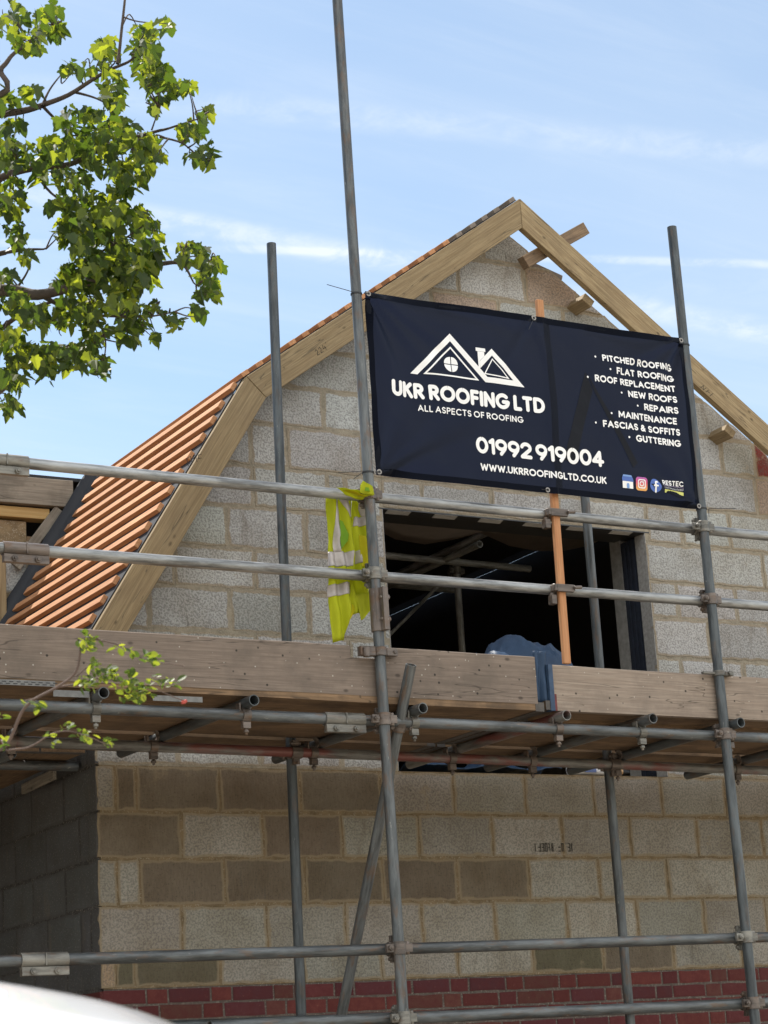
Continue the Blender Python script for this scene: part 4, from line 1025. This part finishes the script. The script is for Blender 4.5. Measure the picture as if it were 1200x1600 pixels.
# ------------------------------------------------------------------ hi-vis vest
vest = thing('hi_vis_vest', 'yellow hi-vis vest with grey reflective strips draped over the guard rail', 'vest', (.66, -1.47, 3.83))
HIV = mat_cloth('hivis_cloth', (.46, .49, .018), (.52, .56, .02), .34, .7, 500, .3)
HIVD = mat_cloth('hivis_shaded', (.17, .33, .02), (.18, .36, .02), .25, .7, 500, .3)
HIVY = mat_cloth('hivis_yellow', (.55, .50, .01), (.62, .55, .02), .4, .7, 500, .2)
REFL = mat_simple('reflective_strip', (.40, .36, .335), .45, .15, var=.25, scale=30)
VY = -1.470
def vpt(px, py, y): 
    p = onY(px, py, y); return p
def panel(left, right, mat, name, y, amp=.010, ph=0., nseg=26, parent=None, fr=16.):
    """cloth between two hanging boundary lines (traced at the vest's own depth), folded in and out"""
    def samp(l, t_):
        t_ *= len(l)-1; i = min(int(t_), len(l)-2); a, b_ = Vector(l[i]), Vector(l[i+1]); return a+(b_-a)*(t_-i)
    v = []; f = []; m = 14
    for j in range(nseg+1):
        a, b_ = samp(left, j/nseg), samp(right, j/nseg)
        for i in range(m+1):
            q = a+(b_-a)*(i/m); yq = y if isinstance(y, float) else y[0]+(y[1]-y[0])*i/m; p = vpt(q.x, q.y, yq); k = p.x*1.0
            dy = amp*math.sin(k*fr*6.28/1.0+ph+p.z*9)+amp*1.3*mnoise.noise((p.x*20, p.z*7, ph))+amp*.7*mnoise.noise((p.x*46, p.z*22, ph+3))
            v.append((p.x, yq+dy, p.z))
    for j in range(nseg):
        for i in range(m): f.append((j*(m+1)+i, j*(m+1)+i+1, (j+1)*(m+1)+i+1, (j+1)*(m+1)+i))
    o = mesh_obj(name, v, f, mat, parent or vest, smooth=True); md = o.modifiers.new('t', 'SOLIDIFY'); md.thickness = .0008; return o
b1 = panel([(512, 776), (511, 830), (512, 905), (516, 950), (521, 1004)], [(550, 778), (552, 830), (552, 905), (547, 945), (541, 999)], HIV, 'vest_body', VY, .013, .4)
b2 = panel([(548, 778), (549, 840), (546, 905), (545, 935), (547, 962)], [(577, 780), (577, 840), (577, 905), (577, 925), (581, 952)], HIV, 'vest_body', VY+.02, .013, 2.2)
panel([(553, 930), (558, 945), (561, 960), (563, 970)], [(577, 925), (578, 940), (580, 952), (570, 966)], HIV, 'vest_body', VY+.006, .004, 1.2)
panel([(544, 945), (544, 958), (545, 970)], [(552, 944), (556, 952), (548, 966)], HIVY, 'vest_bright_piece', VY+.004, .002, .2)
panel([(561, 836), (563, 860), (566, 886)], [(571, 838), (577, 860), (574, 886)], HIVY, 'vest_bright_piece', VY-.004, .003, .2)  # sunlit piece of the vest, the sun put into a brighter cloth colour
panel([(531, 812), (531, 840), (533, 858)], [(536, 815), (545, 835), (544, 845)], HIVD, 'shaded_fold', VY-.012, .002, 1.)  # shaded fold, its shade put into the darker green
for L_, R_, b_ in (([(511.5, 863), (511.5, 886)], [(551, 861), (551, 884)], 1), ([(512, 915), (513, 933)], [(549, 908), (549, 927)], 1),
                   ([(524, 779), (522.5, 830), (521, 863)], [(529, 779), (531, 830), (532, 863)], 1), ([(531, 779), (541, 797), (547, 809)], [(542, 779), (550, 793), (551, 806)], 1),
                   ([(551, 809), (551, 823)], [(576, 805), (577, 820)], 2), ([(561, 779), (562, 795), (566, 806)], [(571, 779), (573, 795), (576, 806)], 2), ([(551, 862), (550, 882)], [(564, 860), (564, 880)], 2)):
    panel(L_, R_, REFL, 'reflective_strip', VY-.0025 if b_ == 1 else VY+.0175, .013, .4 if b_ == 1 else 2.2, 10)
# knotted part round the upper rail and pole: a flap drawn to a point and a loop standing up
panel([(526, 762), (531, 766), (541, 773), (552, 779), (566, 781)], [(534, 762), (549, 764), (566, 767), (579, 770), (584, 774)], HIV, 'vest_knot', (-1.543, -1.590), .004, 1.1, 16)
panel([(534, 764), (545, 770), (556, 774)], [(552, 767), (564, 771), (574, 776)], HIVY, 'vest_knot', (-1.553, -1.594), .003, 2.1, 12)
panel([(568, 751), (563, 758), (562, 770)], [(573, 755), (581, 760), (584, 774)], HIV, 'vest_knot', (-1.590, -1.600), .004, .6, 14)
panel([(571, 761), (570, 767)], [(576, 762), (578, 768)], HIVD, 'vest_knot', -1.606, .001, .2, 6)  # dark hole of the loop, shade painted as darker cloth

# ------------------------------------------------------------------ blue tarpaulin and things on the sill
TARP = mat_cloth('tarpaulin', (.036, .068, .125), (.04, .075, .14), .12, .5, 300, .35)
def heap(name, x0, x1, y0, y1, zb, prof, mat, seed, nx=84, ny=44, crease=.085):
    v = []; f = []
    for j in range(ny+1):
        for i in range(nx+1):
            a, b_ = i/nx, j/ny; x = x0+(x1-x0)*a; y = y0+(y1-y0)*b_
            h = prof(a)*math.sin(math.pi*min(1, max(0, b_*.86+.12)))**.7
            c = abs(mnoise.noise((x*6+y*3+seed, y*5, seed)))*crease + abs(mnoise.noise((x*13-y*6, y*9+seed, 2)))*crease*.6 + abs(mnoise.noise((x*27+y*9, y*22+seed, 5)))*crease*.25
            v.append((x+.012*mnoise.noise((x*9, y*9, seed)), y+.02*mnoise.noise((x*7, y*7, seed+4)), zb+max(0, h-c*min(1, h*8))))
    for j in range(ny):
        for i in range(nx): f.append((j*(nx+1)+i, j*(nx+1)+i+1, (j+1)*(nx+1)+i+1, (j+1)*(nx+1)+i))
    o = mesh_obj(name, v, f, mat, smooth=True); md = o.modifiers.new('t', 'SOLIDIFY'); md.thickness = .003; return o
def tp(a):
    pts = [(0, .18), (.12, .27), (.35, .335), (.52, .385), (.6, .365), (.75, .36), (.88, .315), (.97, .22), (1, .02)]
    for (p, q), (r_, s_) in zip(pts, pts[1:]):
        if p <= a <= r_: return q+(s_-q)*(a-p)/(r_-p)
    return 0
tarp = heap('blue_tarpaulin', 1.27, 1.94, -1.47, -.95, 2.937, tp, TARP, 3.3); tag(tarp, 'crumpled blue tarpaulin heaped behind the gap between the toe boards', 'tarpaulin')
v = []; f = []; n, m = 18, 8
for j in range(n+1):
    for i in range(m+1):
        a, b_ = i/m, j/n; x = 1.558+.064*a; z_ = 3.17-.235*b_; v.append((x, -1.496-.012*math.sin(a*9)+.012*mnoise.noise((x*30, z_*10, 1))-.02*(1-b_), z_))
for j in range(n):
    for i in range(m): f.append((j*(m+1)+i, j*(m+1)+i+1, (j+1)*(m+1)+i+1, (j+1)*(m+1)+i))
o = mesh_obj('hanging_flap', v, f, TARP, tarp, smooth=True); md = o.modifiers.new('t', 'SOLIDIFY'); md.thickness = .003
sill = heap('blue_sheet', 1.80, 2.72, .0, .22, 2.853, lambda a: .07+.03*math.sin(a*14), TARP, 8.1, 70, 18, .06); tag(sill, 'folded dark blue sheet lying along the window sill under the deck', 'sheet')
bt = thing('sealant_tube', 'white sealant cartridge with a tan nozzle lying on the window sill', 'sealant tube', (2.98, .05, 2.853))
MB().cyl((2.80, .045, 2.884), (3.06, .05, 2.884), .028, 18).out('cartridge', mat_simple('cartridge_white', (.72, .73, .74), .4, var=.1), bt, smooth=False)
MB().cyl((3.061, .05, 2.884), (3.16, .052, 2.88), .023, 14, .018).out('nozzle', mat_simple('nozzle_tan', (.55, .34, .16), .5), bt)
MB().cyl((3.161, .052, 2.88), (3.21, .053, 2.879), .016, 12, .010).out('cap', TIE, bt)
MB().box(2.885, 2.96, .010, .0165, 2.868, 2.90).out('cartridge_print', mat_simple('print_blue', (.1, .14, .3), .5), bt)

# ------------------------------------------------------------------ maple tree at the left
BARK = mat_simple('bark', (.10, .075, .06), .9, var=.6, scale=40, bmp=.006)
LEAF = mat_leaf('maple_leaf', (.038, .066, .020), (.56, .62, .03), .46)
tree = thing('maple_tree', 'broad leafed maple hanging lobed leaves into the top left of the view', 'tree', (-3.2, -2.9, 0))
def limb_mb(mb, pts, n=8):
    """pts: (Vector, radius); one tapering skin"""
    b0 = len(mb.v); P = [Vector(p) for p, _ in pts]
    for i, (p, r_) in enumerate(pts):
        d = (P[min(i+1, len(P)-1)]-P[max(i-1, 0)]).normalized(); s_ = d.cross(Vector((.3, .5, .8))).normalized(); u_ = d.cross(s_)
        for k in range(n):
            a = 2*math.pi*k/n; mb.v.append(tuple(P[i]+s_*(r_*math.cos(a))+u_*(r_*math.sin(a))))
    for i in range(len(pts)-1):
        for k in range(n): mb.f.append((b0+i*n+k, b0+i*n+(k+1) % n, b0+(i+1)*n+(k+1) % n, b0+(i+1)*n+k))
    mb.f.append(tuple(b0+(len(pts)-1)*n+k for k in range(n)))
def smoothpts(pts, sub=5, wob=.01):
    out_ = []; n = len(pts)
    for i in range(n-1):
        p0, p1, p2, p3 = pts[max(i-1, 0)], pts[i], pts[i+1], pts[min(i+2, n-1)]
        for k in range(sub):
            t_ = k/sub; a = [x[0] for x in (p0, p1, p2, p3)]
            q = .5*((2*a[1])+(-a[0]+a[2])*t_+(2*a[0]-5*a[1]+4*a[2]-a[3])*t_*t_+(-a[0]+3*a[1]-3*a[2]+a[3])*t_**3)
            q = q+Vector([wob*mnoise.noise(q*6+Vector((j*9, 0, 0))) for j in range(3)]); out_.append((q, p1[1]+(p2[1]-p1[1])*t_))
    out_.append(pts[-1]); return out_
TD = 7.0
def px_branch(l, r0, r1, d0=TD, d1=TD, root=None):
    n = len(l); pts = [(at(x, y, d0+(d1-d0)*i/(n-1)), r0+(r1-r0)*(i/(n-1))**.8) for i, (x, y) in enumerate(l)]
    if root is not None: pts = [(Vector(root), r0*1.9)]+pts
    mb = MB(); limb_mb(mb, smoothpts(pts)); return mb
trunk_top = Vector((-3.05, -2.75, 3.1))
mb = MB(); limb_mb(mb, smoothpts([(Vector((-3.2, -2.9, -.1)), .19), (Vector((-3.18, -2.88, .9)), .155), (Vector((-3.12, -2.85, 2.0)), .14), (trunk_top, .12), (Vector((-3.0, -2.6, 4.2)), .09), (Vector((-2.9, -2.5, 5.6)), .05)], 5, .03), 14)
mb.out('trunk', BARK, tree, smooth=True)
brs = [([(-60, 160), (0, 105), (20, 82), (65, 55), (97, 32)], .011, .003, 6.9, 7.0, (-2.95, -2.55, 4.6)),
 ([(-90, 190), (0, 177), (40, 172), (70, 164), (110, 148), (165, 112), (200, 98), (212, 88)], .016, .003, 7.1, 6.9, (-2.98, -2.58, 4.4)),
 ([(120, 145), (150, 155), (180, 172)], .005, .002, 7.0, 6.95, None), ([(66, 166), (80, 140), (96, 117)], .005, .002, 7.0, 7.1, None), ([(68, 168), (100, 200), (125, 232)], .006, .002, 7.0, 7.1, None),
 ([(183, 100), (188, 68), (197, 0), (203, -40)], .006, .003, 6.9, 7.0, None),
 ([(-90, 330), (0, 277), (50, 262), (110, 257), (165, 232), (235, 205), (265, 199), (312, 186)], .017, .002, 7.2, 6.8, (-3.0, -2.65, 3.9)),
 ([(237, 203), (243, 188), (250, 170)], .003, .0015, 6.82, 6.8, None), ([(250, 212), (285, 222), (308, 242), (322, 258)], .004, .0015, 6.85, 6.8, None),
 ([(-60, 412), (0, 396), (40, 390), (72, 388)], .010, .003, 7.3, 7.4, (-3.0, -2.7, 3.6)),
 ([(-110, 480), (0, 453), (60, 459), (120, 445), (180, 425), (250, 412), (285, 413), (308, 447)], .027, .002, 7.1, 6.7, (-3.05, -2.75, 3.1)),
 ([(283, 412), (300, 400), (330, 412)], .003, .0012, 6.75, 6.7, None), ([(58, 459), (110, 482), (160, 494), (230, 495), (272, 488)], .009, .0018, 7.05, 6.8, None),
 ([(-60, 580), (0, 520), (50, 482), (92, 468)], .014, .004, 7.3, 7.2, (-3.08, -2.8, 2.9)), ([(22, 452), (42, 425), (52, 395)], .005, .002, 7.1, 7.2, None), ([(88, 470), (92, 500), (96, 525)], .004, .0015, 7.1, 7.1, None),
 ([(150, 495), (165, 530), (160, 575)], .004, .0015, 6.95, 6.9, None), ([(-40, 640), (10, 580), (60, 555), (120, 545)], .010, .002, 7.2, 7.0, (-3.1, -2.85, 2.4)), ([(120, 445), (150, 400), (200, 370), (230, 350)], .007, .0015, 7.0, 6.9, None),
 ([(50, 262), (80, 300), (130, 330), (180, 330)], .006, .0015, 7.1, 7.0, None)]
for l, r0, r1, d0, d1, root in brs: px_branch(l, r0, r1, d0, d1, root).out('branch', BARK, tree, smooth=True)
nodes = []
for l, r0, r1, d0, d1, root in brs:
    for (a, b_), (c, d) in zip(l, l[1:]): nodes += [(a+(c-a)*k/5, b_+(d-b_)*k/5, d0+(d1-d0)*.5) for k in range(5)]
    nodes.append((*l[-1], d1))
LO = [(0, 0), (.15, -.05), (.34, -.02), (.30, .12), (.46, .22), (.53, .40), (.37, .42), (.31, .49), (.28, .66), (.17, .83), (.07, .93), (0, 1.0)]
def leaf(mb, p, s_, nrm, tip, fold, lobes=LO):
    t_ = tip.normalized(); n_ = (nrm-t_*nrm.dot(t_)).normalized(); x = t_.cross(n_); b0 = len(mb.v)
    cf, sf = math.cos(fold), math.sin(fold); curl = random.uniform(-.3, .9)
    def P_(a, b_, sg): 
        z_ = -curl*b_*b_*.5; return tuple(p+x*(sg*a*cf*s_)+t_*(b_*s_)+n_*((a*sf+z_)*s_))
    k = len(lobes)
    mb.v += [P_(a, b_, 1) for a, b_ in lobes]+[P_(a, b_, -1) for a, b_ in lobes[1:-1]]
    mb.f.append(tuple(b0+i for i in range(k))); mb.f.append(tuple([b0+k-1]+[b0+k+i for i in range(k-3, -1, -1)]+[b0]))
cl_ = [(20,40,20,36,20),(72,35,22,25,20),(52,66,20,18,9),(90,55,8,8,4),(45,148,14,16,7),(10,165,14,14,7),(25,200,18,12,8),
 (120,110,24,14,9),(165,85,20,22,14),(176,140,16,25,14),(180,165,12,12,6),(225,70,24,28,30),(235,110,22,26,32),(252,140,22,18,18),(286,140,13,11,8),(262,45,10,10,7),(240,168,12,12,6),
 (320,180,8,13,5),(300,208,22,13,14),(320,245,13,20,12),(295,245,4,8,1),(232,240,24,26,26),(205,218,22,20,16),(120,190,28,22,20),(170,195,24,22,18),(150,235,42,28,46),(90,230,28,18,14),(50,250,46,20,28),(12,240,16,26,14),
 (200,272,28,18,24),(100,282,38,18,22),(188,300,18,10,12),(18,312,20,30,26),(22,370,18,20,13),(95,322,20,10,7),(130,330,36,32,50),(175,340,24,24,26),(115,368,28,22,26),(215,345,18,16,15),(238,368,12,22,10),
 (160,395,46,32,62),(220,400,26,28,32),(248,398,9,11,4),(215,440,24,20,22),(122,440,36,26,38),(180,430,36,24,36),(300,400,20,17,17),(330,415,15,12,11),(322,450,12,24,17),
 (40,405,10,10,5),(8,440,12,12,6),(20,472,28,22,20),(60,500,34,20,28),(130,490,38,28,40),(205,505,26,32,30),(188,470,24,18,18),(242,487,10,10,5),(272,507,12,12,7),(305,488,9,11,4),(240,525,7,10,3),
 (20,540,24,26,24),(60,562,28,22,26),(110,560,32,22,32),(145,530,18,22,16),(160,578,13,16,9),(20,590,20,22,20),(12,640,17,16,10),(75,590,10,13,5),(-30,300,30,90,30),(-30,520,30,110,40),(-25,120,22,70,14)]
random.seed(23)
tw_ = MB()
for cx_, cy_, rx, ry, n in cl_:
    for _ in range(2+n//9):
        ex, ey = cx_+random.uniform(-.85, .85)*rx, cy_+random.uniform(-.85, .85)*ry
        q = min(nodes, key=lambda p: math.hypot(p[0]-ex, p[1]-ey))
        if math.hypot(q[0]-ex, q[1]-ey) > 130: continue
        e = at(ex, ey, q[2]+random.uniform(-.15, .15)); p0 = at(*q); mid = p0.lerp(e, .5)+Vector((random.gauss(0, .02), random.gauss(0, .02), random.uniform(-.02, .05)))
        limb_mb(tw_, smoothpts([(p0, .0032), (mid, .0022), (e, .0011)], 4, .006), 5)
tw_.out('twig', BARK, tree, smooth=True)['kind'] = 'stuff'
mb = MB()
for cx_, cy_, rx, ry, n in cl_:
    for _ in range(int(n*2.7)):
        while True:
            a, b_ = random.uniform(-1, 1), random.uniform(-1, 1)
            if a*a+b_*b_ <= 1: break
        d = TD+random.gauss(0, .28)-(cx_/330)*.15; p = at(cx_+a*rx, cy_+b_*ry-6, d)
        nrm = Vector((random.gauss(0, .55), random.gauss(-.15, .55), 1)); tip = Vector((random.gauss(.15, .7), random.gauss(0, .7), random.gauss(-.75, .45)))
        leaf(mb, p, random.choice((.75, 1, 1, 1.3))*random.uniform(.026, .048), nrm, tip, random.uniform(-.2, .95))
mb.out('crown', LEAF, tree)

# ------------------------------------------------------------------ thorn shrub twig, nearer
SLEAF = mat_leaf('shrub_leaf', (.08, .12, .025), (.62, .66, .04), .46)
SB = mat_simple('twig_bark', (.13, .085, .065), .8, var=.5, scale=60)
shrub = thing('hawthorn_shrub', 'small leaved thorny shrub reaching thin bright twigs in front of the toe board', 'shrub', (-2.75, -5.75, 0))
SD = 4.35
tw = [([(-40, 1210), (8, 1165), (40, 1110), (90, 1080), (118, 1052), (126, 1005), (140, 995), (160, 1003)], .0042, .0015, (-2.74, -5.7, 1.5)),
      ([(150, 1000), (190, 1010), (230, 1032), (262, 1036), (288, 1042)], .0018, .0008, None), ([(90, 1080), (125, 1072), (150, 1062), (190, 1065), (240, 1078), (270, 1092), (288, 1098)], .0022, .0009, None),
      ([(-20, 1182), (10, 1173), (45, 1168), (80, 1148), (110, 1143), (140, 1150), (175, 1165)], .0026, .0008, (-2.74, -5.7, 1.5)), ([(40, 1100), (60, 1096), (38, 1100)], .0012, .0006, None), ([(120, 1060), (140, 1040), (152, 1035)], .0014, .0007, None)]
for l, r0, r1, root in tw: px_branch(l, r0, r1, SD, SD-.05, root).out('branch', SB, shrub, smooth=True)
mb = MB(); limb_mb(mb, smoothpts([(Vector((-2.76, -5.75, -.05)), .022), (Vector((-2.75, -5.74, .7)), .016), (Vector((-2.74, -5.7, 1.5)), .011)], 5, .01), 8)
for k in range(9):
    a = k*.7; p0 = Vector((-2.75, -5.74, .5+.11*k)); limb_mb(mb, [(p0, .007), (p0+Vector((-.25*abs(math.cos(a))-.05, .2*math.sin(a), .25)), .004), (p0+Vector((-.42*abs(math.cos(a))-.1, .32*math.sin(a), .5)), .002)], 5)
mb.out('stem', SB, shrub, smooth=True)
OV = [(0, 0), (.16, .10), (.30, .32), (.36, .55), (.28, .80), (.14, .95), (0, 1.0)]
mb = MB(); random.seed(4)
scl = [(135, 1000, 18, 9, 16), (128, 1015, 10, 8, 6), (187, 1012, 8, 4, 4), (205, 1018, 6, 5, 4), (232, 1030, 22, 6, 14), (145, 1038, 8, 6, 7), (135, 1066, 14, 14, 14), (165, 1058, 18, 10, 18), (205, 1066, 22, 12, 26), (200, 1088, 10, 10, 12), (225, 1080, 14, 10, 14), (245, 1064, 10, 8, 8), (268, 1066, 9, 7, 8), (175, 1050, 14, 8, 10),
       (45, 1100, 12, 6, 5), (60, 1100, 6, 8, 4), (75, 1150, 10, 4, 3), (102, 1136, 8, 6, 6), (130, 1150, 14, 8, 10), (168, 1160, 8, 9, 7), (82, 1163, 6, 5, 3), (3, 1165, 6, 12, 6), (2, 1120, 5, 6, 4)]
for cx_, cy_, rx, ry, n in scl:
    for _ in range(int(n*1.6)):
        p = at(cx_+random.gauss(0, .5)*rx, cy_+random.gauss(0, .5)*ry, SD-.05+random.gauss(0, .04))
        leaf(mb, p, random.uniform(.010, .021), Vector((random.gauss(0, .6), random.gauss(-.3, .6), 1)), Vector((random.gauss(.5, .7), random.gauss(0, .7), random.gauss(.1, .6))), random.uniform(0, .5), OV)
for _ in range(60):
    p = Vector((-2.95+random.gauss(0, .12), -5.7+random.gauss(0, .15), .9+random.random()*.7)); leaf(mb, p, .02, Vector((random.gauss(0, .6), random.gauss(0, .6), 1)), Vector((random.gauss(0, 1), random.gauss(0, 1), random.gauss(0, .6))), .2, OV)
mb.out('crown', SLEAF, shrub)
RB = mat_simple('bud_red', (.45, .06, .04), .5); p = at(287, 1097, SD-.05)
MB().ring(p, (0, 0, 1), .0005, .0045, .003, 10).cyl(p-Vector((.004, 0, .002)), p+Vector((.006, 0, .003)), .0035, 8).out('bud', RB, shrub)

# ------------------------------------------------------------------ white car in front
PAINT = mat_simple('white_paint', (.80, .81, .83), .25, var=.02, coat=1.0); GLASS = mat_simple('car_glass', (.02, .025, .03), .08, var=.1); RUB = mat_simple('tyre_rubber', (.02, .02, .02), .8); LENS = mat_simple('lamp_lens', (.5, .05, .04), .2)
car = thing('parked_car', 'white parked car whose rounded roof edge shows out of focus at the bottom left', 'car', (-4.85, -6.9, 0))
CX1, CX0, CYc, HW = -2.57, -6.80, -6.97, .86
def zroof(x):
    pts = [(CX0, .62), (CX0+.15, .78), (CX0+.9, .92), (CX0+1.35, 1.0), (CX0+2.0, 1.34), (CX0+2.5, 1.43), (-3.55, 1.456), (-3.20, 1.441), (-2.96, 1.396), (-2.84, 1.325), (-2.73, 1.05), (-2.63, .86), (CX1, .60)]
    for (a, b_), (c, d) in zip(pts, pts[1:]):
        if a <= x <= c: t_ = (x-a)/(c-a); return b_+(d-b_)*t_
    return pts[-1][1]
def zr(x): return sum(zroof(min(max(x+k*.035, CX0), CX1)) for k in range(-2, 3))/5
def csec(x, t_):
    e = min(1, min(x-CX0, CX1-x)/.35+.05); hw = HW*(.80+.20*math.sin(min(1, e)*math.pi/2)); top = zr(x); belt = min(top-.03, .93)
    pts = [(hw*.90, .24), (hw*.98, .36), (hw, .60), (hw*.985, belt-.08), (hw*.95, belt), (hw*(.95-.17*max(0, (top-belt)/.5)), top-.15*min(1, (top-belt)/.2)-.004), (hw*(.87-.17*max(0, (top-belt)/.5)), top-.07*min(1, (top-belt)/.2)), (hw*.48, top-.018), (0, top)]
    t_ *= len(pts)-1; i = min(int(t_), len(pts)-2); a, b_ = pts[i], pts[i+1]; k = t_-i; return (a[0]+(b_[0]-a[0])*k, a[1]+(b_[1]-a[1])*k)
v = []; f = []; nx, ntt = 70, 32
for i in range(nx+1):
    x = CX0+(CX1-CX0)*i/nx
    ring = [(x, CYc-csec(x, j/ntt)[0], csec(x, j/ntt)[1]) for j in range(ntt+1)]+[(x, CYc+csec(x, j/ntt)[0], csec(x, j/ntt)[1]) for j in range(ntt-1, -1, -1)]
    v += ring
m = 2*ntt+1
for i in range(nx):
    for j in range(m-1): f.append((i*m+j, (i+1)*m+j, (i+1)*m+j+1, i*m+j+1))
f += [tuple(range(m)), tuple(range(nx*m+m-1, nx*m-1, -1))]
o = mesh_obj('body', v, f, PAINT, car, smooth=True); md = o.modifiers.new('s', 'SUBSURF'); md.levels = md.render_levels = 1
for sg in (-1, 1):
    for x0, x1 in ((-5.1, -4.45), (-4.40, -3.75), (-3.70, -3.12)):
        vv = []; ff = []
        for i in range(7):
            x = x0+(x1-x0)*i/6
            for j in range(5): y, z_ = csec(x, (4.12+.80*j/4)/8); vv.append((x, CYc+sg*(y+.005), z_))
        for i in range(6):
            for j in range(4): ff.append((i*5+j, i*5+j+1, i*5+6+j, i*5+5+j))
        mesh_obj('side_window', vv, ff, GLASS, car, smooth=True)
def endglass(x0, x1, name):
    vv = []; ff = []
    for i in range(9):
        x = x0+(x1-x0)*i/8
        for j in range(-6, 7):
            hw = csec(x, 6/8)[0]*.92; y = hw*j/6; top = zr(x); tt = 8-abs(y)/max(.01, csec(x, 6/8)[0])*2; zz_ = csec(x, tt/8)[1]; vv.append((x+(.006 if x > -4 else -.006), CYc+y, zz_+.006))
    for i in range(8):
        for j in range(12): ff.append((i*13+j, i*13+j+1, i*13+14+j, i*13+13+j))
    mesh_obj(name, vv, ff, GLASS, car, smooth=True)
endglass(-2.83, -2.74, 'rear_window'); endglass(CX0+1.42, CX0+1.95, 'windscreen')
for x in (-3.35, -6.0):
    for sg in (-1, 1):
        y = CYc+sg*.76; wl = MB().cyl((x, y-.09, .31), (x, y+.09, .31), .31, 28).out('wheel', RUB, car); MB().cyl((x, y-.096, .31), (x, y+.096, .31), .20, 20).out('rim', STEEL, wl)
for sg in (-1, 1):
    MB().box(-2.65, -2.605, CYc+sg*.66-.08, CYc+sg*.66+.08, .72, .86).out('tail_light', LENS, car)
    MB().box(CX0+.04, CX0+.2, CYc+sg*.58-.12, CYc+sg*.58+.12, .62, .72).out('headlight', WHITEV, car)
